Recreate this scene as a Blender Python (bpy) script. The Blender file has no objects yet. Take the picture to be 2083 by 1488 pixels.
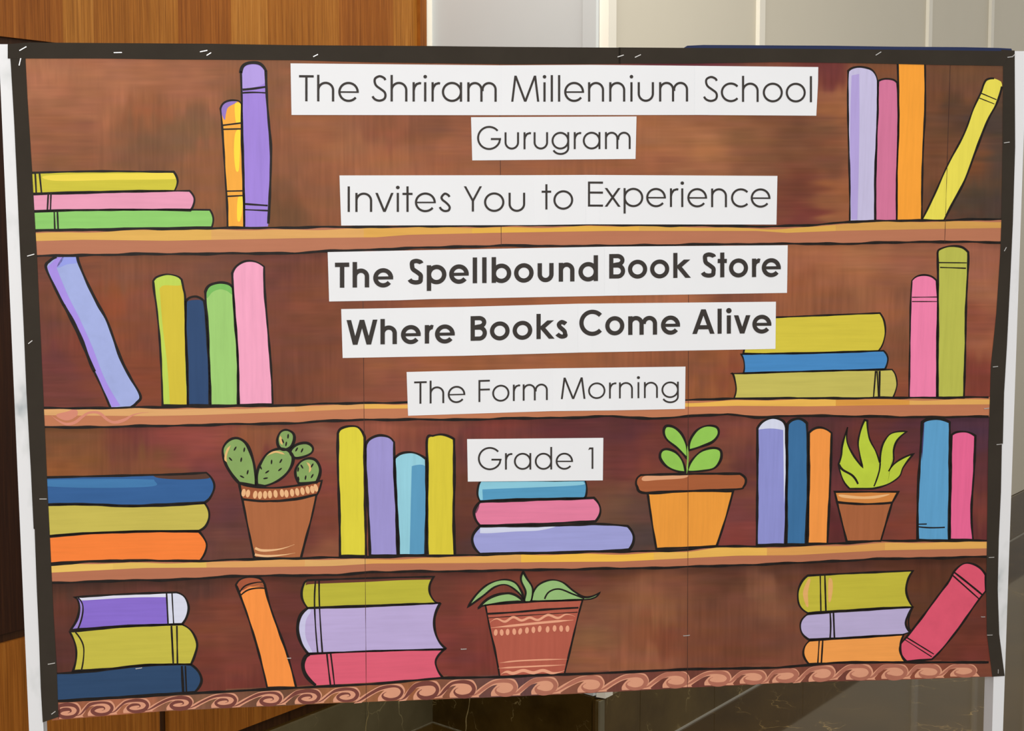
import bpy, math, random
import numpy as np
from mathutils import Vector, Matrix
random.seed(5)
SC = bpy.context.scene
COL = SC.collection
# ------------------------------------------------------------------ camera, light, exposure
F = 3378.0; W, H = 2083.0, 1488.0
PITCH = math.radians(5.0); CAMH = 1.6
cd = bpy.data.cameras.new('camera'); cam = bpy.data.objects.new('camera', cd); COL.objects.link(cam)
cd.sensor_width = 36.0; cd.lens = 36.0 * F / W; cd.clip_start = 0.05
cam.location = (0, 0, CAMH); cam.rotation_euler = (math.pi / 2 - PITCH, 0, 0)
SC.camera = cam
wd = bpy.data.worlds.new('world'); SC.world = wd; wd.use_nodes = True
wd.node_tree.nodes['Background'].inputs[0].default_value = (1.0, 0.975, 0.93, 1)
wd.node_tree.nodes['Background'].inputs[1].default_value = 0.72
def area(name, loc, target, size, power, col):
    l = bpy.data.lights.new(name, 'AREA'); l.shape = 'RECTANGLE'; l.size, l.size_y = size; l.energy = power; l.color = col
    o = bpy.data.objects.new(name, l); COL.objects.link(o); o.location = loc
    o.rotation_euler = (Vector(target) - Vector(loc)).to_track_quat('-Z', 'Y').to_euler(); return o
area('front_soft_light', (-0.6, -2.4, 2.4), (0, 3.1, 0.9), (3.2, 1.8), 230, (1.0, 0.985, 0.96))  # unseen soft front light, added to light the board evenly
area('ceiling_light_rear', (0.55, 3.8, 3.5), (0.9, 5.0, 0.6), (3.0, 0.5), 55, (1.0, 0.97, 0.92))
SC.view_settings.view_transform = 'Standard'; SC.view_settings.look = 'None'
SC.view_settings.gamma = 1; SC.view_settings.use_curve_mapping = False
SC.view_settings.exposure = 0.0
# ------------------------------------------------------------------ rays and planes
Rc = Matrix.Rotation(math.pi / 2 - PITCH, 3, 'X')
O = Vector((0, 0, CAMH))
def ray(x, y): return Rc @ Vector(((x - W / 2) / F, -(y - H / 2) / F, -1.0))
def on_plane(x, y, p, n):
    d = ray(x, y); return O + d * ((p - O).dot(n) / d.dot(n))
BX = ray(27500, H / 2 - F * math.tan(PITCH)).normalized(); BX.z = 0; BX.normalize()
dn = Rc @ Vector((25, -20756, -3400)); dn = dn - BX * dn.dot(BX); BY = -dn.normalized()
BN = BX.cross(BY).normalized()
BP = O + ray(W / 2, H / 2) * 3.06
BM = Matrix(((BX.x, BY.x, BN.x, BP.x), (BX.y, BY.y, BN.y, BP.y), (BX.z, BY.z, BN.z, BP.z), (0, 0, 0, 1)))
def P(x, y):
    q = on_plane(x, y, BP, BN) - BP
    return (q.dot(BX), q.dot(BY))
PX = P(1041, 744)[0] - P(1040, 744)[0]                      # metres per photo pixel on the board
# ------------------------------------------------------------------ materials
K = 0.90
def lin(c): c /= 255.0; return c / 12.92 if c < 0.04045 else ((c + 0.055) / 1.055) ** 2.4
def C(rgb, k=K): return tuple(min(0.92, lin(v) * k) for v in rgb)
MATS = {}
def new_mat(name, rough=0.6, spec=0.3):
    m = bpy.data.materials.new(name); m.use_nodes = True
    b = m.node_tree.nodes['Principled BSDF']; b.inputs['Roughness'].default_value = rough
    b.inputs['Specular IOR Level'].default_value = spec
    return m, m.node_tree.nodes, m.node_tree.links, b
def streaks(N, L, scale, detail=4, coord='Object', rough=0.6):
    tc = N.new('ShaderNodeTexCoord'); mp = N.new('ShaderNodeMapping'); mp.inputs['Scale'].default_value = scale
    nz = N.new('ShaderNodeTexNoise'); nz.inputs['Scale'].default_value = 1; nz.inputs['Detail'].default_value = detail
    nz.inputs['Roughness'].default_value = rough
    L.new(tc.outputs[coord], mp.inputs[0]); L.new(mp.outputs[0], nz.inputs['Vector']); return nz
def ramp(N, L, fac, stops):
    r = N.new('ShaderNodeValToRGB'); e = r.color_ramp.elements
    while len(e) < len(stops): e.new(0.5)
    for i, (p, c) in enumerate(stops): e[i].position = p; e[i].color = (*c, 1)
    L.new(fac, r.inputs[0]); return r
def paint(rgb, d='v', amp=0.13):
    key = (tuple(rgb), d, amp)
    if key in MATS: return MATS[key]
    m, N, L, b = new_mat('poster_paint', 0.55, 0.14)
    sc = {'v': (120, 7, 1), 'h': (7, 120, 1), 'n': (30, 30, 1)}[d]; amp = amp * .55
    nz = streaks(N, L, sc, 5)
    c = C(rgb)
    r = ramp(N, L, nz.outputs[0], [(0.28, tuple(v * (1 - amp) for v in c)), (0.5, c), (0.74, tuple(min(.93, v * (1 + amp * .8) + amp * .03) for v in c))])
    nb = streaks(N, L, (14, 14, 1), 3)
    mx = N.new('ShaderNodeMix'); mx.data_type = 'RGBA'; mx.blend_type = 'MULTIPLY'; mx.inputs[0].default_value = 1
    r2 = ramp(N, L, nb.outputs[0], [(0.3, (1 - amp * .6,) * 3), (0.7, (1, 1, 1))])
    L.new(r.outputs[0], mx.inputs[6]); L.new(r2.outputs[0], mx.inputs[7]); L.new(mx.outputs[2], b.inputs['Base Color'])
    MATS[key] = m; return m
def flat(name, rgb, rough=0.6, spec=0.3, amp=0.04, scale=30):
    m, N, L, b = new_mat(name, rough, spec); c = C(rgb)
    nz = streaks(N, L, (scale,) * 3, 5)
    r = ramp(N, L, nz.outputs[0], [(0.3, tuple(v * (1 - amp) for v in c)), (0.7, tuple(min(.93, v * (1 + amp)) for v in c))])
    L.new(r.outputs[0], b.inputs['Base Color']); return m
INK = flat('black_outline_paint', (34, 29, 27), 0.5, 0.12, 0.25, 60)
PRINT = flat('printer_black', (56, 51, 48), 0.6, 0.2, 0.05)
BLACKP = flat('black_chart_paper', (56, 50, 43), 0.8, 0.08, 0.08, 12)
WPAPER = flat('white_paper', (236, 238, 242), 0.6, 0.2, 0.012, 8)
WPAPER2 = flat('white_paper_overlap', (229, 231, 234), 0.6, 0.2, 0.012, 8)
STEEL, _n, _l, _b = new_mat('staple_steel', 0.35); _b.inputs['Metallic'].default_value = 0.6; _b.inputs['Base Color'].default_value = (.62, .61, .6, 1)
def scuffed():
    m, N, L, b = new_mat('scuffed_white_enamel', 0.45, 0.4)
    nz = streaks(N, L, (9, 5, 9), 4); r = ramp(N, L, nz.outputs[0], [(0.27, C((170, 178, 182))), (0.37, C((216, 218, 220))), (0.46, C((229, 230, 233)))])
    L.new(r.outputs[0], b.inputs['Base Color']); return m
ENAMEL = scuffed()
# ------------------------------------------------------------------ object helpers
def mesh_obj(name, verts, faces, mat, parent=None, mats=None, fmat=None):
    me = bpy.data.meshes.new(name); me.from_pydata([tuple(v) for v in verts], [], faces); me.update()
    o = bpy.data.objects.new(name, me); COL.objects.link(o)
    for mm in (mats or [mat]): me.materials.append(mm)
    if fmat: me.polygons.foreach_set('material_index', fmat)
    if parent: o.parent = parent
    return o
def empty(name, label, cat, group=None, M=BM):
    o = bpy.data.objects.new(name, None); COL.objects.link(o); o.matrix_world = M; o.empty_display_size = 0.05
    o['label'] = label; o['category'] = cat
    if group: o['group'] = group
    return o
def smooth(pts, closed, n=7):
    """Catmull-Rom through (x,y); a third entry marks a corner."""
    N_ = len(pts); out = []
    rng = range(N_ if closed else N_ - 1)
    for i in rng:
        p1, p2 = pts[i], pts[(i + 1) % N_]
        p0 = pts[i - 1] if (i > 0 or closed) else p1
        p3 = pts[(i + 2) % N_] if (i + 2 < N_ or closed) else p2
        def ext(a, b, c_, sharp):                             # virtual point before corner a, keeping the curve's bend
            d0 = math.dist(a[:2], b[:2]); d1 = math.dist(b[:2], c_[:2]); k = 0 if sharp or d1 < 1e-9 else .85
            e = (b[0] + (c_[0] - b[0]) * d0 / max(d1, 1e-9), b[1] + (c_[1] - b[1]) * d0 / max(d1, 1e-9))
            return (2 * a[0] - b[0] + k * (a[0] - 2 * b[0] + e[0]), 2 * a[1] - b[1] + k * (a[1] - 2 * b[1] + e[1]))
        o0, o3 = p0, p3
        if len(p1) > 2 or (not closed and i == 0): p0 = ext(p1, p2, o3, len(p2) > 2 or p2 is o3)
        if len(p2) > 2 or (not closed and i == N_ - 2): p3 = ext(p2, p1, o0, len(p1) > 2 or p1 is o0)
        for k in range(n):
            t = k / n; t2, t3 = t * t, t * t * t
            out.append(tuple(0.5 * (2 * p1[j] + (p2[j] - p0[j]) * t + (2 * p0[j] - 5 * p1[j] + 4 * p2[j] - p3[j]) * t2 + (3 * p1[j] - p0[j] - 3 * p2[j] + p3[j]) * t3) for j in (0, 1)))
    if not closed: out.append((pts[-1][0], pts[-1][1]))
    return out
class Geo:
    def __init__(s): s.v = []; s.f = []
    def poly(s, pts2, z):
        n = len(s.v); s.v += [(x, y, z) for x, y in pts2]; s.f.append(list(range(n, n + len(pts2))))
    def ribbon(s, q, w, z, closed=False, wob=0.0, taper=False):
        """q: board-local polyline, w: width in metres (number or list)"""
        clean = [q[0]]
        for p in q[1:]:
            if (p[0] - clean[-1][0]) ** 2 + (p[1] - clean[-1][1]) ** 2 > 1e-9: clean.append(p)
        if closed and len(clean) > 2 and (clean[0][0] - clean[-1][0]) ** 2 + (clean[0][1] - clean[-1][1]) ** 2 < 1e-9: clean.pop()
        q = clean; n = len(q)
        if n < 2: return
        base = len(s.v); ph = random.random() * 9; acc = 0
        for i in range(n):
            a = q[i - 1] if (i > 0 or closed) else q[i]; b = q[(i + 1) % n] if (i < n - 1 or closed) else q[i]
            c = q[i]
            d1 = Vector((c[0] - a[0], c[1] - a[1])); d2 = Vector((b[0] - c[0], b[1] - c[1]))
            if d1.length < 1e-9: d1 = d2
            if d2.length < 1e-9: d2 = d1
            d1.normalize(); d2.normalize(); t = d1 + d2
            if t.length < 0.2: t = d1.copy()
            t.normalize(); nm = Vector((-t.y, t.x)); mt = 1 / max(0.6, nm.dot(Vector((-d1.y, d1.x))))
            if i: acc += math.dist(q[i], q[i - 1])
            ww = (w[i] if isinstance(w, list) else w) / 2 * mt
            if wob: ww *= 1 + wob * (math.sin(acc * 55 + ph) * .6 + math.sin(acc * 143 + ph * 2) * .4)
            if taper: u = i / (n - 1); ww *= max(0.12, min(1, min(u, 1 - u) * 5 if taper == 2 else (1 - u) * 1.6))
            s.v += [(c[0] + nm.x * ww, c[1] + nm.y * ww, z), (c[0] - nm.x * ww, c[1] - nm.y * ww, z)]
        for i in range(n if closed else n - 1):
            j = (i + 1) % n; s.f.append([base + 2 * i + 1, base + 2 * j + 1, base + 2 * j, base + 2 * i])
    def ell(s, cx, cy, rx, ry, ang, z, n=14):
        ca, sa = math.cos(ang), math.sin(ang)
        s.poly([(cx + rx * math.cos(t) * ca - ry * math.sin(t) * sa, cy + rx * math.cos(t) * sa + ry * math.sin(t) * ca) for t in [k * 2 * math.pi / n for k in range(n)]], z)
    def slab(s, pts2, z0, z1):
        n = len(s.v); m = len(pts2)
        a = sum(pts2[i][0] * pts2[(i + 1) % m][1] - pts2[(i + 1) % m][0] * pts2[i][1] for i in range(m))
        if a < 0: pts2 = pts2[::-1]
        s.v += [(x, y, z1) for x, y in pts2] + [(x, y, z0) for x, y in pts2]
        s.f.append(list(range(n, n + m))); s.f.append(list(range(n + 2 * m - 1, n + m - 1, -1)))
        for i in range(m):
            j = (i + 1) % m; s.f.append([n + i, n + m + i, n + m + j, n + j])
    def build(s, name, mat, parent=None): return mesh_obj(name, s.v, s.f, mat, parent)
VIEW = {'A': (0, 60, 3.1), 'B': (1580, 60, 3.1), 'C': (0, 480, 3.4717), 'D': (1480, 480, 3.4544), 'E': (0, 820, 3.0632), 'F': (640, 820, 3.0632),
        'G': (1260, 820, 2.531), 'H': (0, 1130, 3.0632), 'I': (560, 1130, 2.9757), 'J': (1200, 1130, 2.359), '-': (0, 0, 1.0)}
def V(view, pts): ox, oy, s = VIEW[view]; return [(ox + p[0] / s, oy + p[1] / s) + tuple(p[2:]) for p in pts]
def loc(view, pts, closed=True, n=7): return [P(*p) for p in smooth(V(view, pts), closed, n)]
def interp(tab, x): return float(np.interp(x, [t[0] for t in tab], [t[1] for t in tab]))
# ------------------------------------------------------------------ the room
FLOORN = Vector((0, 0, 1))
def ground(x, y): return on_plane(x, y, Vector((0, 0, 0)), FLOORN)
vp = ray(3200, H / 2 - F * math.tan(PITCH)); vp.z = 0; WD = vp.normalized()           # direction of the wooden wall
CORN = ground(880, 1465)
RC = ground(1212, 1573)                                       # outer corner where the white wall turns away
def wallmat(p, d):                                            # x along the wall, y up, z out of the wall to the viewer
    n = Vector((d.y, -d.x, 0)); return Matrix(((d.x, 0, n.x, p.x), (d.y, 0, n.y, p.y), (0, 1, 0, 0), (0, 0, 0, 1)))
def wl(p, d, x, y):
    n = Vector((d.y, -d.x, 0)); q = on_plane(x, y, p, n) - p; return q.dot(d), q.z
def struct(name, geo, mat, M=None):
    o = geo.build(name, mat); o['kind'] = 'structure'
    if M: o.matrix_world = M
    return o
def marble(name, dark, mid, vein, sc, coord='Object', rough=0.07):
    m, N, L, b = new_mat(name, rough, 0.6 if 'floor' in name else 0.25); b.inputs['Specular Tint'].default_value = (1, .88, .66, 1)
    nz = streaks(N, L, (sc, sc, sc), 7, coord); r = ramp(N, L, nz.outputs[0], [(0.35, C(dark)), (0.62, C(mid)), (0.8, C(dark))])
    tc = N.new('ShaderNodeTexCoord'); n2 = N.new('ShaderNodeTexNoise'); n2.inputs['Scale'].default_value = sc * 1.6; n2.inputs['Detail'].default_value = 4
    L.new(tc.outputs[coord], n2.inputs['Vector'])
    ad = N.new('ShaderNodeVectorMath'); ad.operation = 'MULTIPLY_ADD'; ad.inputs[1].default_value = (.5, .5, .5)
    L.new(n2.outputs[1], ad.inputs[0]); L.new(tc.outputs[coord], ad.inputs[2])
    vo = N.new('ShaderNodeTexVoronoi'); vo.feature = 'DISTANCE_TO_EDGE'; vo.inputs['Scale'].default_value = sc * 1.3; L.new(ad.outputs[0], vo.inputs['Vector'])
    vr = ramp(N, L, vo.outputs['Distance'], [(0.0, (1, 1, 1)), (0.012, (0, 0, 0))])
    nm = streaks(N, L, (sc * 2, sc * 2, sc * 2), 3, coord); mk = ramp(N, L, nm.outputs[0], [(0.5, (0, 0, 0)), (0.66, (1, 1, 1))])
    mu = N.new('ShaderNodeMath'); mu.operation = 'MULTIPLY'; L.new(vr.outputs[0], mu.inputs[0]); L.new(mk.outputs[0], mu.inputs[1])
    mx = N.new('ShaderNodeMix'); mx.data_type = 'RGBA'; L.new(mu.outputs[0], mx.inputs[0]); L.new(r.outputs[0], mx.inputs[6]); mx.inputs[7].default_value = (*C(vein), 1)
    L.new(mx.outputs[2], b.inputs['Base Color']); return m
MARB = marble('dark_brown_marble', (50, 35, 10), (74, 56, 22), (170, 150, 100), 4.0)
MARF = marble('dark_marble_floor', (54, 37, 8), (70, 50, 16), (150, 122, 70), 2.6, rough=0.05)
def wood(name, a, b_, c_, offs):
    m, N, L, b = new_mat(name, 0.42, 0.18)
    nz = streaks(N, L, (95, 2.4, 3), 7, rough=0.75); nz.noise_dimensions = '4D'; nz.inputs['W'].default_value = offs
    r = ramp(N, L, nz.outputs[0], [(0.3, C(a)), (0.5, C(b_)), (0.72, C(c_))])
    n2 = streaks(N, L, (420, 5, 3), 3); r2 = ramp(N, L, n2.outputs[0], [(0.35, (.62, .58, .52)), (0.55, (1, 1, 1))])
    mx = N.new('ShaderNodeMix'); mx.data_type = 'RGBA'; mx.blend_type = 'MULTIPLY'; mx.inputs[0].default_value = .8
    L.new(r.outputs[0], mx.inputs[6]); L.new(r2.outputs[0], mx.inputs[7]); L.new(mx.outputs[2], b.inputs['Base Color'])
    return m
WTOP = [wood('oak_veneer_%d' % i, *t, i * 3.7) for i, t in enumerate([((120, 66, 14), (150, 90, 26), (172, 112, 44)), ((134, 80, 22), (164, 104, 36), (186, 128, 58)), ((114, 60, 12), (142, 80, 22), (166, 102, 38)), ((126, 72, 18), (156, 96, 30), (180, 120, 50))])]
WDARK = wood('dark_stained_wood', (34, 16, 6), (50, 25, 10), (66, 36, 16), 9.1)
WLOW = wood('brown_wood_panel', (122, 70, 18), (156, 92, 30), (178, 114, 44), 5.5)
WRAIL = wood('dark_wood_rail', (44, 24, 10), (62, 36, 16), (78, 48, 22), 2.2)
CREAM = flat('cream_wall_panel', (212, 204, 184), 0.5, 0.3, 0.02, 2)
COOL = flat('pale_grey_wall', (200, 204, 203), 0.5, 0.3, 0.02, 2)
STRIP = flat('cream_joint_strip', (236, 230, 214), 0.45, 0.3, 0.02, 2)
# floor
g = Geo(); g.slab([(-7, -4), (10, -4), (10, 14), (-7, 14)], -0.1, 0.0); struct('floor', g, MARF)
# wooden wall
WM = wallmat(CORN, WD)
def ww(x, y): return wl(CORN, WD, x, y)
zTop = ww(0, 79)[1]; zA, zB = ww(0, 1293)[1], ww(0, 1312)[1]
zR1 = ww(483, 1488)[1]; zR2 = ww(540, 1488)[1]; HT = 3.4
s0, s1 = -6.0, ww(848, 40)[0]
g = Geo(); g.slab([(s0, 0), (s1 + .012, 0), (s1 + .012, HT), (s0, HT)], -0.12, -0.012); wallL = struct('wall_left', g, WRAIL, WM)
def board(geo_name, x0, x1, y0, y1, z0, z1, mat, parent):
    g = Geo(); g.slab([(x0, y0), (x1, y0), (x1, y1), (x0, y1)], z0, z1); return g.build(geo_name, mat, parent)
edges = [ww(x, 40)[0] for x in (0, 78, 128, 190, 255, 305, 362, 408, 470, 545, 600, 640, 690, 755, 800)] + [s1]
e = [edges[0]]
while e[0] > s0 + .1: e.insert(0, e[0] - random.uniform(.06, .11))
e = e[:-1] + edges
tone = [0, 0, 1, 2, 1, 0, 1, 1, 0, 2, 3, 1, 2, 1, 0, 1]
for i in range(len(e) - 1):
    board('veneer_plank', e[i] + .0002, e[i + 1] - .0002, zTop + .006, HT, -.012, 0.0, WTOP[(i * 7 + i // 3) % 4], wallL)
xj0, xj1 = ww(325, 1470)[0], ww(343, 1470)[0]
mid = [s0 + .02, -4.4, -3.4, (xj0 + xj1) / 2 - 1.05, (xj0 + xj1) / 2, s1]
for i in range(5):
    board('wood_panel', mid[i] + .01, mid[i + 1] - .01, zA, zTop - .008, -.012, -.001, WDARK, wallL)
    board('wood_panel', mid[i] + (xj1 - xj0) / 2, mid[i + 1] - (xj1 - xj0) / 2, zR1, zB, -.012, 0.0, WLOW, wallL)
board('end_trim', s1 + .001, s1 + .035, zR2, HT, -.012, .012, WTOP[2], wallL)
# marble skirting under the wooden wall
sk = wallmat(CORN, WD); g = Geo(); g.slab([(s0, 0), (0.02, 0), (0.02, zR2 - .002), (s0, zR2 - .002)], -.012, 0.004); b0 = struct('baseboard_left', g, MARF, sk)
def slabs(parent, xs, y1, z0, z1, mat):
    for a, b in zip(xs, xs[1:]): board('marble_slab', a + .0012, b - .0012, 0.001, y1, z0, z1, mat, parent)
slabs(b0, [-6, -5, -4, -3.2, -2.4, -1.6, ww(735, 1488)[0], -0.001], zR2 - .002, .004, .016, marble('marble_grey_reflection', (84, 74, 50), (102, 92, 66), (170, 155, 110), 2.6, rough=0.2))  # greyer marble: reflection of the pale surroundings is put into its colour
# facing pale wall between the wooden wall and the outer corner
FD = (RC - CORN).normalized(); FM = wallmat(CORN, FD); FL = (RC - CORN).length
g = Geo(); g.slab([(0, 0), (FL - .1, 0), (FL - .1, HT), (0, HT)], -0.12, 0.0); wb = struct('wall_back', g, COOL, FM)
def wf(x, y): return wl(CORN, FD, x, y)
board('door_frame_post', wf(861, 40)[0], wf(879, 40)[0], .23, HT, 0, .03, STRIP, wb)
board('wall_edge_trim', wf(1191, 40)[0], FL - .001, .23, HT, 0, .012, COOL, wb)
board('wall_end_panel', FL - .1, wf(1191, 40)[0] - .001, .23, HT, -.02, 0, COOL, wb)
g = Geo(); g.slab([(0.003, 0), (FL - .003, 0), (FL - .003, .228), (.003, .228)], 0.0, 0.006); b1 = struct('baseboard_back', g, MARF, FM)
slabs(b1, [0.004, FL], .228, .006, .018, MARB)
EDGEM = flat('worn_marble_edge', (112, 104, 82), .3, .4, .3, 60)
board('corner_joint', -.004, .006, .001, .228, .018, .024, EDGEM, b1); board('floor_joint', 0, FL, 0.0, .003, .018, .022, EDGEM, b1); board('floor_joint', -6, -.02, 0.0, .003, .016, .02, EDGEM, b0)
def vein(M_, fn, z, pts, parent):
    g = Geo(); g.ribbon([fn(*p) for p in smooth(pts, False, 3)], .0035, z, wob=.5); g.build('marble_vein', flat('pale_marble_vein', (150, 132, 88), .2, .4, .2, 60), parent)
vein(sk, ww, .0165, [(742, 1422), (739, 1440), (741, 1452), (736, 1470), (734, 1500), (730, 1530)], b0)
vein(FM, wf, .0185, [(965, 1410), (962, 1440), (957, 1460), (957, 1480), (952, 1500)], b1)
# receding white wall on the right
RM = wallmat(RC, WD); RL = 9.0
def wr(x, y): return wl(RC, WD, x, y)
g = Geo(); g.slab([(0.04, 0), (RL, 0), (RL, HT), (0.04, HT)], -0.12, 0.0); wrr = struct('wall_right', g, CREAM, RM)
board('door_frame_post', 0.0, .045, .225, HT, 0, .03, STRIP, wrr)
jx = [.046, wr(1540, 40)[0], wr(1884, 40)[0], wr(2011, 40)[0]]; jx.append(jx[-1] + .9)
for i, a in enumerate(jx[1:]): board('joint_strip', a - .022, a + .022, .225, HT, 0.004, .02, STRIP, wrr)
for i in range(4): board('wall_panel', jx[i] + .001, jx[i + 1] - .001, .222, HT, 0.0, .006, CREAM, wrr)
g = Geo(); g.slab([(-0.02, 0), (RL, 0), (RL, .22), (-0.02, .22)], 0.0, 0.008); b2 = struct('baseboard_right', g, MARF, RM)
slabs(b2, [-.02, wr(1290, 1470)[0], .75, 1.5, 2.25, 3.0, 3.75, 4.5, 6, 7.5, 9], .22, .008, .02, marble('brown_marble', (68, 52, 24), (92, 74, 38), (170, 150, 100), 3.0, rough=.22))
board('floor_joint', 0.0, RL, 0.0, .005, .02, .025, flat('pale_chamfer_reflection', (150, 144, 130), .4), b2)  # bright reflection on the floor-line chamfer, put into the strip's colour
board('corner_edge', -.022, .004, .001, .22, .02, .026, flat('worn_marble_edge', (104, 96, 74)), b2)
# ------------------------------------------------------------------ the display board: posts, panel, feet
PF = -0.0008; DEP = 0.042
def to_floor(p0, p1):                                         # extend a board-plane line down to the floor
    a = BM @ Vector((*p0, PF - DEP / 2)); b = BM @ Vector((*p1, PF - DEP / 2)); t = a.z / (a.z - b.z)
    return (p0[0] + (p1[0] - p0[0]) * t, p0[1] + (p1[1] - p0[1]) * t)
fr = empty('display_board', 'white framed upright display board on two square posts carrying the painted mural', 'display board')
FOOT = []
for (o1, o2, i1, i2, sg) in (((-3, 90), (59, 1488), (32, 90), (88.5, 1488), 1), ((2089, 104), (2040.5, 1488), (2056, 104), (2018.5, 1488), -1)):
    a, b, c, d = P(*o1), to_floor(P(*o1), P(*o2)), to_floor(P(*i1), P(*i2)), P(*i1)
    g = Geo(); g.slab([a, b, c, d], PF - DEP, PF); o = g.build('post', ENAMEL, fr)
    FOOT.append(((b[0] + c[0]) / 2, (b[1] + c[1]) / 2))
for fx, fy in FOOT:
    w0 = BM @ Vector((fx, fy, PF - DEP / 2)); l0 = BM.inverted() @ (w0 + Vector((0, 0, 0)))
    hn = Vector((BN.x, BN.y, 0)).normalized(); vs = []
    for dz in (0.001, .035):
        for a, b in ((-.022, -.3), (.022, -.3), (.022, .3), (-.022, .3)):
            q = Vector((w0.x, w0.y, dz)) + BX * a + hn * b; vs.append(BM.inverted() @ q)
    mesh_obj('foot', vs, [[3, 2, 1, 0], [4, 5, 6, 7], [0, 1, 5, 4], [1, 2, 6, 5], [2, 3, 7, 6], [3, 0, 4, 7]], ENAMEL, fr)
g = Geo(); g.slab([P(33, 104), P(2052, 109), P(2018, 1360), P(89, 1440)], PF - .02, PF - .0001); g.build('panel', flat('board_panel', (90, 70, 60)), fr)
# ------------------------------------------------------------------ lines of the mural
S1T = [(60, 470), (300, 466), (600, 463), (1020, 459), (1190, 457), (1580, 461), (1660, 458), (1725, 451), (1850, 449), (2040, 446)]
S1Y = [(60, 491), (170, 488), (340, 490), (600, 485), (765, 483), (830, 478), (1000, 474), (1240, 470), (1540, 470), (1600, 474), (1700, 470), (1900, 466), (2040, 464)]
S1B = [(60, 522), (170, 519), (310, 517), (480, 516), (600, 515), (700, 510), (900, 503), (1020, 500), (1200, 501), (1480, 497), (1712, 496), (1914, 491.6), (2040, 494)]
S2T = [(80, 831), (230, 830), (556, 826), (600, 824), (740, 820), (1394, 815), (1480, 811.5), (1770, 810), (2020, 808.6)]
S2Y = [(80, 845), (300, 847), (400, 845), (600, 838), (740, 832), (1000, 830), (1394, 828), (1500, 826), (1640, 827), (1850, 824), (2020, 823)]
S2B = [(80, 870), (202, 869), (317, 867), (432, 864.5), (600, 861), (640, 858.5), (738, 854), (934, 854), (1032, 852), (1195, 849), (1244, 847), (1320, 852), (1480, 843), (1538, 849), (1654, 846), (1740, 847), (1827, 849), (2020, 848)]
S3T = [(95, 1151), (163, 1144), (294, 1140.6), (424, 1141.6), (522, 1138), (680, 1135), (868, 1132), (934, 1130), (1064, 1127), (1195, 1123.6), (1260, 1123), (1398, 1119.5), (1457, 1112), (1596, 1111.6), (1793, 1101), (2015, 1100.5)]
S3Y = [(95, 1166), (294, 1156), (480, 1155), (680, 1152), (760, 1147), (966, 1146), (1100, 1144), (1260, 1143), (1320, 1140), (1500, 1131), (1616, 1130), (1800, 1120), (2015, 1116)]
S3B = [(95, 1187), (229, 1182), (326, 1181), (457, 1174), (555, 1171), (680, 1171), (754, 1164), (901, 1163), (1097, 1159.5), (1320, 1156), (1457, 1152), (1616, 1146), (1774, 1138), (2015, 1133)]
S4T = [(110, 1428), (261, 1419), (392, 1411), (560, 1402), (762, 1392), (896, 1380), (1014, 1378), (1148, 1372.6), (1200, 1371), (1399, 1362), (1581, 1359), (1709, 1348), (1861, 1348), (2025, 1348)]
EDG = [(100, 1467), (121, 1465), (326, 1448), (490, 1440), (560, 1437.5), (661, 1432), (795, 1427), (963, 1421), (1198, 1411), (1399, 1400), (1624, 1388.6), (1836, 1383.5), (2025, 1377)]
BL_IN = [(90, 50), (119, 51), (350, 65.5), (515, 75), (800, 87.5), (1000, 97), (1100, 102), (1250, 109), (1360, 115.6), (1470, 120)]     # x as a function of y
BR_IN = [(90, 2041), (131, 2040), (450, 2036.5), (520, 2034), (640, 2026), (745, 2015), (800, 2013.5), (900, 2010), (1100, 2007), (1200, 2005.5), (1290, 2007), (1375, 2017.5)]
mural = empty('painted_mural', 'brown poster-paint mural of bookshelves with colourful books and potted plants, filling the board', 'mural')
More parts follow.
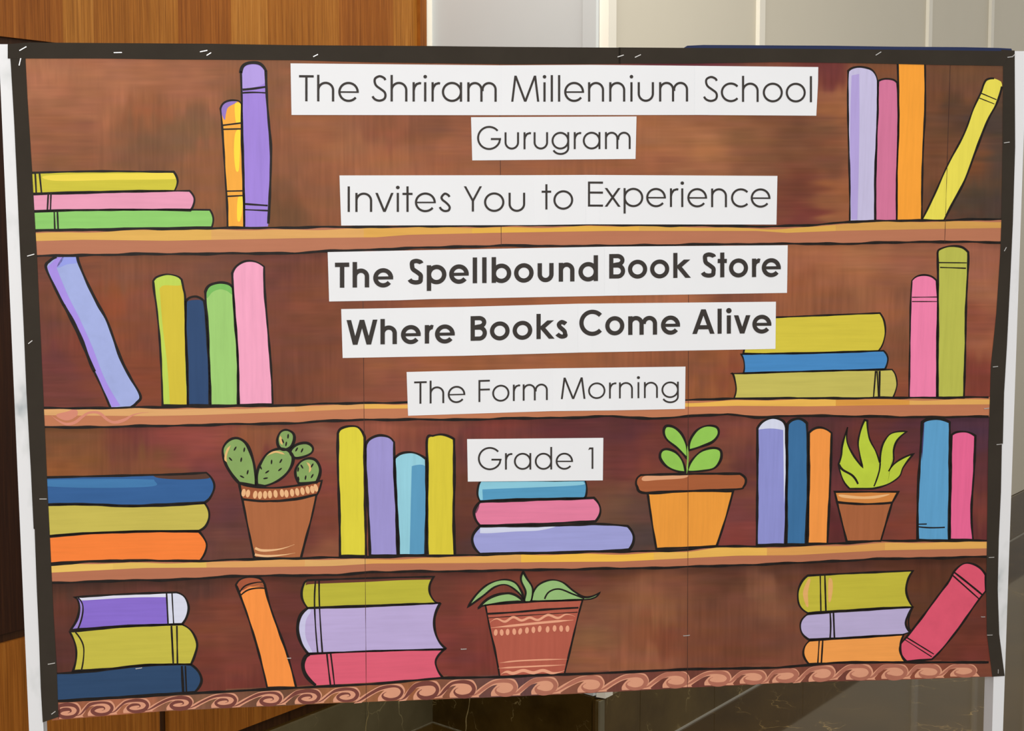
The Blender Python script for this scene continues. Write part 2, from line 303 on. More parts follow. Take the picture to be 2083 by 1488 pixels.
# ------------------------------------------------------------------ paper sheets with the brown painted ground
CT = {1: [(100, 160, 176, 108, 80), (250, 170, 176, 106, 80), (200, 230, 172, 102, 74), (400, 180, 168, 100, 74), (300, 265, 122, 82, 62), (180, 268, 150, 88, 64), (370, 262, 128, 86, 62), (300, 225, 158, 88, 58), (300, 300, 128, 80, 56), (150, 320, 140, 84, 58), (420, 320, 150, 90, 62), (110, 270, 158, 92, 66),
          (500, 200, 140, 88, 62), (500, 420, 120, 78, 54), (420, 420, 150, 90, 62), (590, 300, 150, 88, 62), (570, 430, 118, 74, 52), (640, 280, 158, 92, 64), (700, 300, 162, 98, 68), (780, 260, 150, 84, 62), (800, 330, 168, 100, 70), (870, 265, 132, 78, 58), (900, 310, 162, 94, 68), (640, 400, 150, 88, 62),
          (1350, 290, 168, 104, 72), (1420, 300, 172, 108, 74), (1350, 340, 160, 92, 66), (1500, 270, 142, 88, 62), (1550, 320, 138, 84, 60), (1620, 260, 122, 72, 52), (1620, 380, 120, 60, 50), (1650, 430, 118, 52, 50), (1680, 150, 112, 48, 52), (1400, 126, 110, 45, 60), (1610, 300, 128, 78, 56), (1690, 300, 120, 66, 50),
          (1710, 230, 160, 96, 62), (1712, 380, 166, 96, 64), (1708, 200, 176, 106, 74), (1708, 300, 182, 108, 76), (1700, 435, 160, 96, 66), (1692, 270, 108, 70, 56), (1692, 330, 112, 66, 52), (1790, 130, 128, 76, 54), (1900, 200, 118, 70, 50), (1895, 330, 122, 72, 50), (1905, 420, 112, 66, 48), (1960, 170, 120, 76, 56), (1950, 230, 92, 62, 50), (1945, 300, 122, 74, 54), (2010, 250, 78, 62, 60), (2020, 330, 76, 62, 60), (1980, 330, 138, 76, 44), (1962, 370, 140, 78, 44), (1990, 400, 74, 62, 58), (1950, 410, 70, 62, 60), (2020, 430, 76, 60, 58), (1970, 440, 104, 62, 48), (1000, 345, 156, 92, 66), (1200, 345, 158, 92, 64)],
      2: [(110, 560, 108, 60, 50), (100, 660, 110, 58, 54), (130, 620, 118, 66, 50), (180, 620, 140, 66, 42), (180, 720, 120, 56, 44), (120, 750, 108, 52, 54), (120, 800, 112, 56, 54), (200, 560, 128, 72, 54), (260, 560, 128, 74, 58), (230, 610, 146, 72, 42), (250, 700, 140, 72, 46), (300, 760, 132, 64, 46), (300, 620, 128, 70, 56), (290, 700, 120, 64, 52), (450, 540, 112, 66, 56), (380, 570, 126, 74, 58),
          (580, 560, 108, 58, 52), (570, 700, 118, 64, 52), (600, 780, 112, 60, 48), (640, 600, 128, 68, 50), (640, 700, 118, 64, 48), (660, 780, 124, 68, 50), (720, 750, 122, 66, 52), (760, 750, 148, 84, 60), (790, 790, 138, 74, 62), (900, 742, 152, 86, 58), (1100, 732, 152, 88, 60), (1000, 612, 148, 84, 60), (1200, 605, 156, 90, 60), (1410, 612, 164, 98, 70), (1500, 605, 128, 72, 56), (1450, 720, 150, 84, 54), (1450, 790, 152, 86, 52), (1420, 750, 128, 74, 56), (1480, 770, 130, 66, 50),
          (1650, 530, 166, 100, 74), (1620, 540, 160, 94, 68), (1750, 540, 166, 102, 74), (1850, 540, 156, 92, 72), (1650, 600, 152, 90, 64), (1700, 620, 138, 80, 58), (1750, 590, 152, 92, 66), (1800, 620, 158, 92, 66), (1640, 570, 150, 82, 58), (1830, 700, 128, 76, 56), (1835, 600, 128, 78, 62), (1820, 790, 138, 72, 52), (1980, 540, 158, 92, 76), (2010, 600, 162, 98, 76), (1985, 650, 140, 74, 60), (1985, 760, 130, 58, 52), (2010, 700, 158, 90, 68)],
      3: [(130, 885, 108, 66, 44), (190, 880, 112, 68, 44), (260, 880, 104, 48, 48), (180, 940, 124, 72, 42), (130, 960, 132, 76, 42), (300, 945, 116, 68, 46), (250, 910, 110, 56, 48), (340, 890, 124, 56, 54), (400, 900, 134, 62, 60), (430, 880, 128, 62, 56), (430, 960, 112, 52, 54), (450, 1050, 88, 48, 54), (460, 1110, 100, 58, 52), (430, 1000, 100, 52, 54), (540, 880, 128, 74, 54), (520, 910, 134, 76, 52), (620, 880, 110, 58, 52), (560, 950, 112, 50, 48), (665, 890, 136, 80, 66), (660, 980, 120, 58, 52), (655, 1060, 118, 58, 48), (670, 1110, 132, 76, 58), (630, 1080, 100, 48, 46),
          (700, 862, 124, 62, 54), (770, 862, 138, 74, 62), (830, 880, 132, 70, 58), (860, 900, 118, 58, 52), (900, 865, 120, 62, 52), (940, 900, 92, 48, 50), (935, 1000, 96, 52, 42), (940, 1080, 88, 46, 40), (960, 1110, 74, 48, 50), (1000, 865, 116, 52, 50), (1150, 865, 92, 42, 48), (1280, 870, 84, 40, 50), (1260, 920, 94, 46, 50), (1260, 960, 100, 46, 48), (1250, 1000, 116, 70, 54), (1250, 1030, 96, 66, 54), (1300, 1040, 92, 60, 54), (1290, 1090, 72, 54, 56), (1330, 870, 104, 46, 44), (1330, 930, 92, 46, 46), (1310, 945, 130, 62, 52),
          (1460, 940, 118, 66, 52), (1500, 880, 118, 62, 54), (1510, 960, 88, 44, 50), (1500, 1040, 110, 56, 58), (1490, 1090, 122, 54, 56), (1440, 860, 108, 52, 52), (1530, 1000, 112, 62, 52), (1680, 870, 84, 44, 50), (1700, 900, 80, 40, 50), (1770, 880, 98, 48, 46), (1790, 900, 94, 42, 44), (1850, 880, 82, 42, 52), (1830, 960, 118, 54, 52), (1820, 1030, 112, 58, 52), (1840, 1080, 120, 56, 48), (1700, 1060, 84, 36, 42), (1700, 1000, 96, 46, 52), (1970, 870, 72, 44, 64), (1990, 880, 78, 44, 62), (2000, 960, 88, 44, 50), (1990, 1040, 110, 52, 48), (2000, 1090, 96, 42, 48)],
      4: [(130, 1195, 76, 48, 44), (400, 1195, 82, 48, 44), (120, 1230, 96, 50, 42), (125, 1330, 88, 46, 44), (430, 1230, 116, 58, 48), (450, 1290, 120, 62, 48), (420, 1370, 108, 50, 44), (480, 1370, 118, 56, 48), (520, 1400, 108, 48, 44), (590, 1220, 104, 50, 46), (600, 1290, 98, 46, 46), (610, 1380, 108, 46, 48), (600, 1190, 90, 48, 42), (740, 1180, 98, 52, 44),
          (880, 1185, 98, 52, 44), (920, 1230, 112, 54, 48), (900, 1290, 120, 54, 50), (935, 1330, 108, 50, 50), (920, 1370, 128, 56, 54), (970, 1260, 124, 56, 50), (970, 1330, 122, 52, 50), (980, 1370, 108, 52, 46), (1080, 1180, 112, 54, 46), (1180, 1180, 104, 54, 46), (1220, 1230, 124, 76, 58), (1250, 1180, 100, 54, 42), (1220, 1300, 130, 84, 62), (1230, 1350, 142, 82, 62), (1300, 1220, 142, 88, 66), (1340, 1250, 140, 86, 62), (1300, 1290, 132, 76, 56), (1350, 1300, 120, 62, 46), (1300, 1345, 148, 88, 66), (1380, 1200, 124, 72, 56),
          (1430, 1200, 104, 60, 48), (1430, 1300, 116, 66, 50), (1500, 1230, 118, 68, 54), (1560, 1210, 134, 84, 66), (1560, 1290, 110, 64, 52), (1500, 1330, 112, 62, 48), (1600, 1340, 122, 68, 54), (1480, 1180, 92, 52, 42), (1580, 1170, 94, 54, 42), (1700, 1155, 92, 50, 42), (1880, 1150, 86, 46, 36), (1870, 1220, 92, 54, 40), (1900, 1180, 88, 50, 38), (1960, 1250, 104, 50, 44), (1970, 1330, 112, 50, 44), (1930, 1310, 106, 50, 42)],
      5: [(150, 1440, 150, 86, 66), (260, 1440, 168, 98, 76), (400, 1420, 128, 84, 66), (450, 1430, 118, 76, 62), (560, 1425, 108, 70, 56), (700, 1410, 150, 92, 64), (850, 1410, 150, 88, 62), (950, 1400, 108, 68, 66), (1050, 1390, 98, 62, 66), (1150, 1390, 132, 78, 64), (1250, 1390, 112, 62, 56), (1400, 1385, 108, 58, 52), (1550, 1370, 128, 72, 60), (1700, 1370, 112, 60, 54), (1850, 1365, 138, 72, 58), (2000, 1365, 122, 66, 54)]}
rng = np.random.default_rng(3)
def vnoise(x, y, seed):
    r = np.random.default_rng(seed).random((128, 128)); xi = np.floor(x).astype(int); yi = np.floor(y).astype(int); fx, fy = x - xi, y - yi
    fx = fx * fx * (3 - 2 * fx); fy = fy * fy * (3 - 2 * fy); a = lambda i, j: r[(xi + i) % 128, (yi + j) % 128]
    return (a(0, 0) * (1 - fx) + a(1, 0) * fx) * (1 - fy) + (a(0, 1) * (1 - fx) + a(1, 1) * fx) * fy - .5
def lt(tab, x): return np.interp(x, [t[0] for t in tab], [t[1] for t in tab])
def field(x, y):
    row = np.ones_like(x); 
    for tab in (S1B, S2B, S3B, S4T): row += (y > lt(tab, x) - 3)
    m = np.clip(vnoise(x / 130, y / 130, 2) * 4 + .5, 0, 1)                       # where the brush ran flat, where upright
    wx = (vnoise(x / 70, y / 12, 4) * 44 * m + vnoise(x / 12, y / 80, 5) * 14 * (1 - m)) + vnoise(x / 34, y / 34, 21) * 26
    wy = (vnoise(x / 80, y / 12, 6) * 14 * m + vnoise(x / 12, y / 70, 7) * 44 * (1 - m)) + vnoise(x / 34, y / 34, 22) * 22
    X, Y = x + wx, y + wy; out = np.zeros(x.shape + (3,))
    for r_, pts in CT.items():
        sel = row == r_
        if not sel.any(): continue
        A = np.array(pts, float); sx, sy = X[sel], Y[sel]
        wsum = np.zeros(sx.shape); acc = np.zeros(sx.shape + (3,))
        for px, py, cr, cg, cb in A:
            kk = 1.06 if (r_ == 4 and 1200 < px < 1640) else {1: .97, 2: 1.03, 3: 1.1, 4: 1.07, 5: 1.05}[r_]; gy = (cr + cg + cb) / 3; t_ = .06; cr, cg, cb = (cr * (1 - t_) + gy * t_) * kk, (cg * (1 - t_) + gy * t_) * kk * 1.02, (cb * (1 - t_) + gy * t_) * kk * .94
            d2 = ((sx - px) / 1.15) ** 2 + (sy - py) ** 2; w_ = 1 / (d2 + 800) ** 1.85
            wsum += w_; acc += w_[:, None] * np.array((cr, cg, cb))
        out[sel] = acc / wsum[:, None]
    n = (vnoise(x / 90, y / 4, 8) * m + vnoise(x / 4, y / 90, 9) * (1 - m)) * .08 + (vnoise(x / 40, y / 2.2, 10) * m + vnoise(x / 2.2, y / 40, 11) * (1 - m)) * .05 + vnoise(x / 25, y / 25, 12) * .07
    out *= (1 + n)[..., None]; out[..., 0] += vnoise(x / 60, y / 16, 13) * 7; out[..., 2] -= vnoise(x / 60, y / 12, 14) * 6
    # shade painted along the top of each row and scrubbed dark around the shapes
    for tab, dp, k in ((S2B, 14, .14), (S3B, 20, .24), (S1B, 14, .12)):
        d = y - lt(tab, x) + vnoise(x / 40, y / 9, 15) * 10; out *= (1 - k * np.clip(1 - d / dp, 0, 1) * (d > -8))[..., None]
    c = np.clip(out, 4, 250) / 255; c = np.where(c < .04045, c / 12.92, ((c + .055) / 1.055) ** 2.4) * K
    return c
SM, N_, L_, b_ = new_mat('brown_painted_ground', 0.55, 0.12)
at = N_.new('ShaderNodeVertexColor'); at.layer_name = 'paint'; L_.new(at.outputs[0], b_.inputs['Base Color'])
Minv = np.array(BM.inverted().to_3x3()); RcN = np.array(Rc)
def Pn(x, y):
    d = np.stack([(x - W / 2) / F, -(y - H / 2) / F, -np.ones_like(x)], -1) @ RcN.T
    n = np.array(BN); t = (np.array(BP - O) @ n) / (d @ n); q = d * t[..., None] - np.array(BP - O)
    return q @ np.array(BX), q @ np.array(BY)
def sheet(fx0, fx1, fy0, fy1, nx, ny):
    s, t = np.meshgrid(np.linspace(0, 1, nx), np.linspace(0, 1, ny))
    ym = fy0(np.full_like(s, 1000)) * (1 - t) + fy1(np.full_like(s, 1000)) * t
    x = fx0(ym) * (1 - s) + fx1(ym) * s; y = fy0(x) * (1 - t) + fy1(x) * t
    x = fx0(y) * (1 - s) + fx1(y) * s
    u, v = Pn(x, y); z = np.zeros_like(u); co = np.stack([u, v, z], -1).reshape(-1, 3)
    idx = np.arange(nx * ny).reshape(ny, nx); f = np.stack([idx[1:, :-1], idx[1:, 1:], idx[:-1, 1:], idx[:-1, :-1]], -1).reshape(-1, 4)
    me = bpy.data.meshes.new('paper_sheet'); me.vertices.add(len(co)); me.vertices.foreach_set('co', co.ravel().astype(np.float32))
    me.loops.add(f.size); me.loops.foreach_set('vertex_index', f.ravel().astype(np.int32)); me.polygons.add(len(f))
    me.polygons.foreach_set('loop_start', np.arange(0, f.size, 4, dtype=np.int32)); me.update(calc_edges=True)
    ca = me.color_attributes.new('paint', 'FLOAT_COLOR', 'POINT'); c = np.ones((nx * ny, 4), np.float32); c[:, :3] = field(x, y).reshape(-1, 3)
    ca.data.foreach_set('color', c.ravel()); me.materials.append(SM)
    o = bpy.data.objects.new('paper_sheet', me); COL.objects.link(o); o.parent = mural; return o
cst = lambda v: (lambda q: np.full_like(q, v))
def xl(y): return np.interp(y, [t[0] for t in BL_IN], [t[1] for t in BL_IN]) - 14
def xr(y): return np.interp(y, [t[0] for t in BR_IN], [t[1] for t in BR_IN]) + 10
def seam18(y): return 1018.5 + (y - 400) * .01
def seam19(y): return 1933 - (y - 130) * .032
def seam7(y): return 740 + (y - 800) * .008
def seam14(y): return 1400 + (y - 800) * -.003
yT = cst(110.0); yM0 = lambda x: lt(S1B, x) - .3; yM1 = lambda x: lt(S1B, x) + .3; yE = lambda x: lt(EDG, x)
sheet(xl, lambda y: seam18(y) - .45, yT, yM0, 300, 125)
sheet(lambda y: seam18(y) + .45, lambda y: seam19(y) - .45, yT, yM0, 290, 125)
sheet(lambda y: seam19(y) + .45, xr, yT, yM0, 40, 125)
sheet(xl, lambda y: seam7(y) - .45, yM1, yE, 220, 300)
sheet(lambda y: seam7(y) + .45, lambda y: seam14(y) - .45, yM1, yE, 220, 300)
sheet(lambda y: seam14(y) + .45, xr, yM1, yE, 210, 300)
# ------------------------------------------------------------------ painted shelves
Z1, Z2, Z3, Z4 = .00015, .00030, .00045, .0006
def band(tabA, tabB, x0, x1, z, step=12):
    g = Geo(); xs = np.linspace(x0, x1, max(2, int((x1 - x0) / step))); a = [P(x, lt(tabA, x)) for x in xs]; b = [P(x, lt(tabB, x)) for x in xs]
    for i in range(len(xs) - 1): g.poly([b[i], b[i + 1], a[i + 1], a[i]], z)
    return g
def edge_x(y, left): return float(np.interp(y, [t[0] for t in (BL_IN if left else BR_IN)], [t[1] for t in (BL_IN if left else BR_IN)])) + (-5 if left else 5)
SHELFM = [paint((186, 120, 90), 'h', .07), paint((194, 124, 88), 'h', .07), paint((184, 116, 86), 'h', .07)]
YEL = [[(0, (226, 178, 90)), (430, (224, 170, 100)), (740, (226, 172, 84)), (960, (232, 180, 76)), (1300, (222, 172, 84)), (1700, (214, 160, 84))],
       [(0, (224, 170, 112)), (600, (224, 164, 100)), (740, (236, 182, 88)), (1400, (240, 188, 88)), (1700, (224, 158, 70)), (1850, (232, 176, 96))],
       [(0, (236, 196, 100)), (230, (230, 190, 96)), (420, (226, 166, 100)), (620, (226, 176, 108)), (745, (228, 170, 92)), (1060, (246, 192, 76)), (1330, (238, 186, 90)), (1560, (224, 162, 88)), (1800, (232, 176, 92))]]
for k, (T, Y_, B_) in enumerate(((S1T, S1Y, S1B), (S2T, S2Y, S2B), (S3T, S3Y, S3B))):
    x0, x1 = edge_x(T[0][1] + 20, 1), edge_x(T[-1][1] + 20, 0)
    sh = band(T, B_, x0, x1, Z1).build('painted_shelf', SHELFM[k], mural)
    off = [(x, y + 3.5 + 1.5 * math.sin(x * .013 + k * 2) + 1.2 * math.sin(x * .041)) for x, y in [(q, interp(T, q)) for q in range(40, 2060, 20)]]
    st = YEL[k] + [(2060, None)]
    for (a, c), (b, _) in zip(st, st[1:]):
        if c: band(off, Y_, max(a, x0), min(b, x1), Z2).build('yellow_highlight', paint(c, 'h', .10), sh)
    for T_, w_ in ((T, 4.6), (B_, 5.0)):
        g = Geo(); xs = np.arange(x0, x1, 9); g.ribbon([P(x, interp(T_, x) + .9 * math.sin(x * .05) * math.sin(x * .017)) for x in xs], w_ * PX, Z4, wob=.35); g.build('shelf_outline', INK, sh)
    if k == 1:
        g = Geo(); g.ribbon(loc('C', [(365, 1270), (410, 1305), (470, 1330), (530, 1318), (580, 1280), (630, 1250), (700, 1252), (760, 1300), (810, 1318), (880, 1300), (950, 1262), (1050, 1248)], False), 5.5 * PX, Z3, wob=.2, taper=2)
        g.poly(loc('C', [(400, 1262), (480, 1240), (520, 1222), (548, 1240), (540, 1275), (480, 1305), (420, 1290)]), Z3); g.build('pink_scroll_mark', paint((216, 140, 118), 'h', .06), sh)
# ------------------------------------------------------------------ painted books and pots
def T(view, name, label, rgb, pts, d='v', ow=4.6, out=None, bands=(), patches=(), mats=None, parent=None, z=0.0, amp=.12):
    """a painted shape: fill with its colour patches, spine bands and black outline as sub-parts"""
    q = loc(view, pts); s = VIEW[view][2]
    g = Geo(); g.poly(q, Z1 + .00007 + z); o = g.build(name, paint(rgb, d, amp), parent or mural)
    if label: o['label'] = label
    for c, pp in patches:
        g = Geo(); g.poly(loc(view, pp), Z2 + z + .00004); g.build('colour_patch', paint(c, d, .08), o)
    for bnd in bands:
        w_ = bnd[0]; g = Geo(); g.ribbon(loc(view, bnd[1:], False), w_ / s * PX, Z3 + z + .0001, wob=.2); g.build('spine_band', INK, o)
    if ow:
        g = Geo()
        for seg in (out or [(ow, None)]):
            if seg[1] is None: g.ribbon(q, seg[0] * PX, Z3 + z + .00005, True, wob=.3)
            else: g.ribbon(loc(view, seg[1:], False), seg[0] * PX, Z3 + z + .00005, wob=.25)
        g.build('outline', INK, o)
    return o
c = 1
BK = 'painted_book'
T('A', BK, 'olive yellow book, topmost of the flat pile at the left end of the top shelf', (207, 197, 60), [(190, 905, c), (600, 895), (900, 897), (1095, 898, c), (1112, 925), (1120, 955), (1115, 985), (1100, 1018, c), (700, 1022), (200, 1035, c)], 'h', 3.8,
  bands=[(9, (222, 905), (229, 1035)), (9, (249, 905), (262, 1030))], patches=[((240, 218, 78), [(275, 925), (500, 912), (850, 908), (1090, 904), (1105, 930), (1080, 945), (700, 950), (350, 955)])])
T('A', BK, 'pink book in the middle of the flat pile at the left end of the top shelf', (234, 158, 188), [(195, 1042, c), (600, 1030), (1000, 1020), (1195, 1018, c), (1220, 1050), (1226, 1080), (1215, 1120), (1200, 1142, c), (700, 1137), (200, 1145, c)], 'h', 3.6, bands=[(9, (305, 1032), (299, 1140)), (8, (322, 1032), (318, 1140))])
T('A', BK, 'green book at the bottom of the flat pile on the top shelf', (143, 207, 110), [(200, 1150, c), (700, 1138), (1323, 1138, c), (1340, 1170), (1345, 1205), (1335, 1248, c), (700, 1258), (205, 1268, c)], 'h', 3.8, bands=[(9, (342, 1146), (346, 1262)), (9, (362, 1146), (367, 1262))])
T('A', BK, 'thin orange book with yellow highlights and a purple smudge, beside the tall purple book', (248, 174, 66), [(1390, 500, c), (1410, 465), (1450, 448), (1500, 450), (1523, 470, c), (1525, 700), (1530, 900), (1538, 1100), (1540, 1250, c), (1435, 1250, c), (1432, 1100), (1422, 950), (1410, 750), (1400, 600)], 'v', 3.6,
  bands=[(9, (1402, 605), (1520, 590)), (9, (1402, 630), (1520, 627)), (8, (1430, 1020), (1532, 1018)), (8, (1430, 1053), (1532, 1048))],
  patches=[((150, 122, 200), [(1394, 505), (1412, 468), (1450, 453), (1495, 458), (1440, 490), (1425, 530), (1418, 570), (1402, 545)]), ((255, 222, 66), [(1480, 475), (1500, 462), (1520, 480), (1520, 585), (1488, 585)]), ((255, 222, 66), [(1485, 650), (1515, 645), (1512, 800), (1505, 890), (1485, 880), (1475, 760)]), ((255, 222, 66), [(1500, 1065), (1530, 1060), (1527, 1150), (1512, 1210), (1495, 1190)])])
T('A', BK, 'tall purple book upright on the top shelf', (162, 134, 224), [(1518, 260, c), (1535, 225), (1580, 207), (1640, 215), (1675, 260, c), (1683, 450), (1695, 600), (1708, 750), (1705, 950), (1690, 1243, c), (1542, 1248, c), (1538, 950), (1530, 700), (1525, 450)], 'v', 4,
  out=[(5.6, (1518, 275), (1535, 228), (1580, 210), (1640, 217), (1678, 265)), (4.6, (1676, 260), (1684, 450), (1696, 600), (1708, 750), (1705, 950), (1692, 1225)), (3.6, (1519, 262), (1525, 450), (1530, 700), (1538, 950), (1540, 1246))],
  bands=[(13, (1530, 380), (1600, 373), (1674, 362)), (10, (1530, 400), (1600, 397), (1674, 400)), (12, (1545, 1101), (1688, 1111)), (9, (1545, 1137), (1690, 1143))], patches=[((180, 158, 232), [(1525, 265), (1560, 228), (1620, 224), (1668, 262), (1668, 340), (1530, 370)])])
T('B', BK, 'pale lavender book upright, left of three at the right of the top shelf', (200, 194, 230), [(450, 262, c), (480, 242), (530, 236), (590, 250), (620, 280), (635, 325, c), (637, 500), (628, 700), (620, 900), (618, 1210, c), (460, 1213, c), (460, 1000), (455, 800), (450, 600), (448, 400)], 'v', 3.6, patches=[((182, 166, 226), [(472, 290, c), (520, 280, c), (520, 700), (508, 1200, c), (470, 1200, c), (462, 700)])])
T('B', BK, 'dusty rose book between the lavender and orange books', (214, 120, 158), [(640, 325, c), (680, 312), (730, 316), (758, 335, c), (765, 500), (765, 650), (757, 900), (755, 1205, c), (622, 1208, c), (625, 900), (632, 600)], 'v', 3.4)
T('B', BK, 'orange book reaching up to the border on the top shelf', (252, 166, 58), [(762, 205, c), (932, 205, c), (935, 500), (925, 700), (918, 900), (915, 1205, c), (757, 1205, c), (758, 900), (768, 600), (768, 450)], 'v', 3.4, out=[(3.8, (762, 205), (768, 450), (768, 600), (758, 900), (757, 1205)), (4, (934, 205), (935, 500), (925, 700), (918, 900), (914, 1205))])
T('B', BK, 'thin yellow book leaning to the right at the end of the top shelf', (236, 224, 88), [(1285, 400), (1300, 350), (1325, 315, c), (1370, 310), (1415, 330, c), (1418, 370), (1380, 470), (1320, 580), (1250, 760), (1180, 950), (1100, 1100), (1050, 1203, c), (920, 1203, c), (990, 1050), (1080, 850), (1180, 660), (1240, 500)], 'v', 4,
  out=[(3.6, (915, 1203), (990, 1050), (1080, 850), (1180, 660), (1240, 500), (1287, 398), (1305, 345), (1325, 316), (1370, 309)), (4.6, (1420, 360), (1385, 470), (1325, 585), (1255, 765), (1184, 955), (1104, 1105), (1055, 1203))], bands=[(6, (1288, 402), (1385, 443)), (6, (1278, 433), (1372, 470))])
T('C', BK, 'periwinkle blue book leaning to the left on the second shelf', (165, 178, 232), [(330, 222, c), (355, 180), (400, 150, c), (545, 143, c), (560, 200), (615, 330), (690, 480), (760, 610), (850, 860), (920, 1000), (992, 1130, c), (965, 1180), (920, 1210, c), (790, 1215, c), (730, 1090), (650, 920), (570, 720), (460, 500), (380, 350)], 'n', 5,
  out=[(5.2, (545, 143), (560, 200), (615, 330), (690, 480), (760, 610), (850, 860), (920, 1000), (992, 1130), (965, 1180), (925, 1212)), (5, (400, 148), (350, 178), (324, 222), (380, 350), (450, 490)), (7, (450, 488), (555, 690), (640, 900), (668, 960)), (4, (660, 950), (722, 1080), (780, 1215))],
  patches=[((170, 145, 236), [(334, 222, c), (400, 154, c), (450, 150), (400, 226, c), (480, 420), (560, 580), (650, 780), (740, 1010), (850, 1200, c), (792, 1212, c), (725, 1070), (600, 800), (450, 480), (370, 310)]), ((150, 160, 238), [(440, 150, c), (543, 147, c), (548, 190), (480, 200), (405, 224)])])
T('C', BK, 'yellow and lime book, left of the four upright on the second shelf', (192, 216, 88), [(1082, 320, c), (1110, 290), (1180, 272), (1250, 285), (1283, 310, c), (1295, 370), (1308, 450), (1310, 700), (1318, 900), (1325, 1198, c), (1148, 1198, c), (1140, 950), (1125, 700), (1105, 500), (1090, 400)], 'v', 3.8,
  patches=[((214, 194, 60), [(1127, 372, c), (1160, 350), (1250, 352), (1288, 345, c), (1305, 500), (1308, 900), (1320, 1194, c), (1200, 1194, c), (1180, 900), (1150, 650)])])
T('C', BK, 'dark navy book, shortest of the four upright on the second shelf', (46, 74, 116), [(1312, 465, c), (1340, 437), (1390, 430), (1440, 460, c), (1455, 600), (1475, 900), (1480, 1198, c), (1330, 1195, c), (1322, 900), (1312, 650)], 'v', 4.2, patches=[((104, 62, 54), [(1318, 462, c), (1345, 438), (1390, 432), (1436, 458, c), (1385, 452)])])
T('C', BK, 'light green book between the navy and pink books', (160, 208, 118), [(1450, 395, c), (1480, 350), (1550, 330), (1610, 338), (1643, 365, c), (1660, 600), (1678, 850), (1680, 1198, c), (1488, 1198, c), (1480, 1000), (1470, 700), (1455, 500)], 'v', 4.6, patches=[((122, 190, 96), [(1455, 395), (1490, 355), (1550, 337), (1608, 344), (1638, 370), (1642, 415), (1600, 388), (1550, 378), (1500, 398), (1462, 440)])])
T('C', BK, 'pink book, tallest of the four upright on the second shelf', (246, 168, 200), [(1640, 265, c), (1670, 215), (1730, 180), (1800, 182), (1865, 218, c), (1870, 400), (1895, 700), (1915, 950), (1925, 1190, c), (1688, 1195, c), (1682, 950), (1670, 700), (1650, 450)], 'v', 4)
T('D', BK, 'thick olive yellow book, topmost of the pile at the right of the second shelf', (216, 200, 68), [(160, 580, c), (340, 573), (700, 558), (1070, 543, c), (1100, 600), (1108, 680), (1090, 760), (1060, 808, c), (600, 825), (110, 828, c), (130, 740), (150, 650)], 'h', 3.4)
T('D', BK, 'blue book in the middle of the pile on the second shelf', (72, 140, 202), [(95, 832, c), (600, 822), (1095, 808, c), (1120, 840), (1125, 880), (1105, 938, c), (600, 952), (112, 965, c), (118, 920), (112, 870)], 'h', 3.6)
T('D', BK, 'dull olive book at the bottom of the pile on the second shelf', (202, 192, 96), [(35, 965, c), (75, 968), (600, 952), (1155, 940, c), (1180, 980), (1190, 1040), (1180, 1090), (1160, 1140, c), (700, 1140), (45, 1142, c), (60, 1080), (50, 1010)], 'h', 3.4, bands=[(11, (1040, 950), (1025, 1135)), (9, (1050, 950), (1060, 1130)), (15, (1068, 950), (1066, 1140))])
T('D', BK, 'pink book with two thin bands beside the tall olive book', (246, 134, 178), [(1295, 315, c), (1330, 285), (1380, 275), (1430, 285), (1468, 315, c), (1475, 500), (1470, 800), (1470, 1138, c), (1275, 1138, c), (1280, 800), (1285, 500)], 'v', 3.4, bands=[(7, (1295, 432), (1470, 430)), (7, (1295, 462), (1470, 462))])
T('D', BK, 'tall olive green book near the right border of the second shelf', (190, 192, 84), [(1475, 120, c), (1490, 95), (1560, 73), (1640, 78), (1690, 115, c), (1690, 200), (1675, 500), (1670, 800), (1660, 1138, c), (1475, 1138, c), (1478, 700), (1478, 300)], 'v', 4.4, bands=[(8, (1480, 188), (1680, 190)), (9, (1492, 222), (1675, 228))])
T('E', BK, 'thick blue book, topmost of the pile at the left end of the third shelf', (52, 98, 156), [(270, 465, c), (700, 455), (1100, 445), (1285, 435, c), (1325, 480), (1335, 530), (1310, 590), (1275, 622, c), (1000, 632), (830, 642), (600, 632), (280, 632, c)], 'h', 4.4,
  patches=[((66, 124, 178), [(280, 480, c), (700, 474), (960, 478, c), (950, 520), (600, 530), (280, 520, c)]), ((88, 58, 46), [(950, 452, c), (1285, 440, c), (1300, 470), (1150, 478), (1000, 470)])])
T('E', BK, 'olive book in the middle of the pile at the left end of the third shelf', (202, 188, 86), [(280, 638, c), (600, 636), (830, 646), (1275, 626, c), (1300, 670), (1302, 720), (1280, 770), (1240, 798, c), (700, 805), (290, 830, c)], 'h', 4)
T('E', BK, 'bright orange book at the bottom of the pile on the third shelf', (250, 132, 58), [(290, 836, c), (700, 808), (1240, 802, c), (1275, 850), (1288, 890), (1275, 940), (1245, 985, c), (900, 985), (600, 985), (295, 1003, c)], 'h', 4.4)
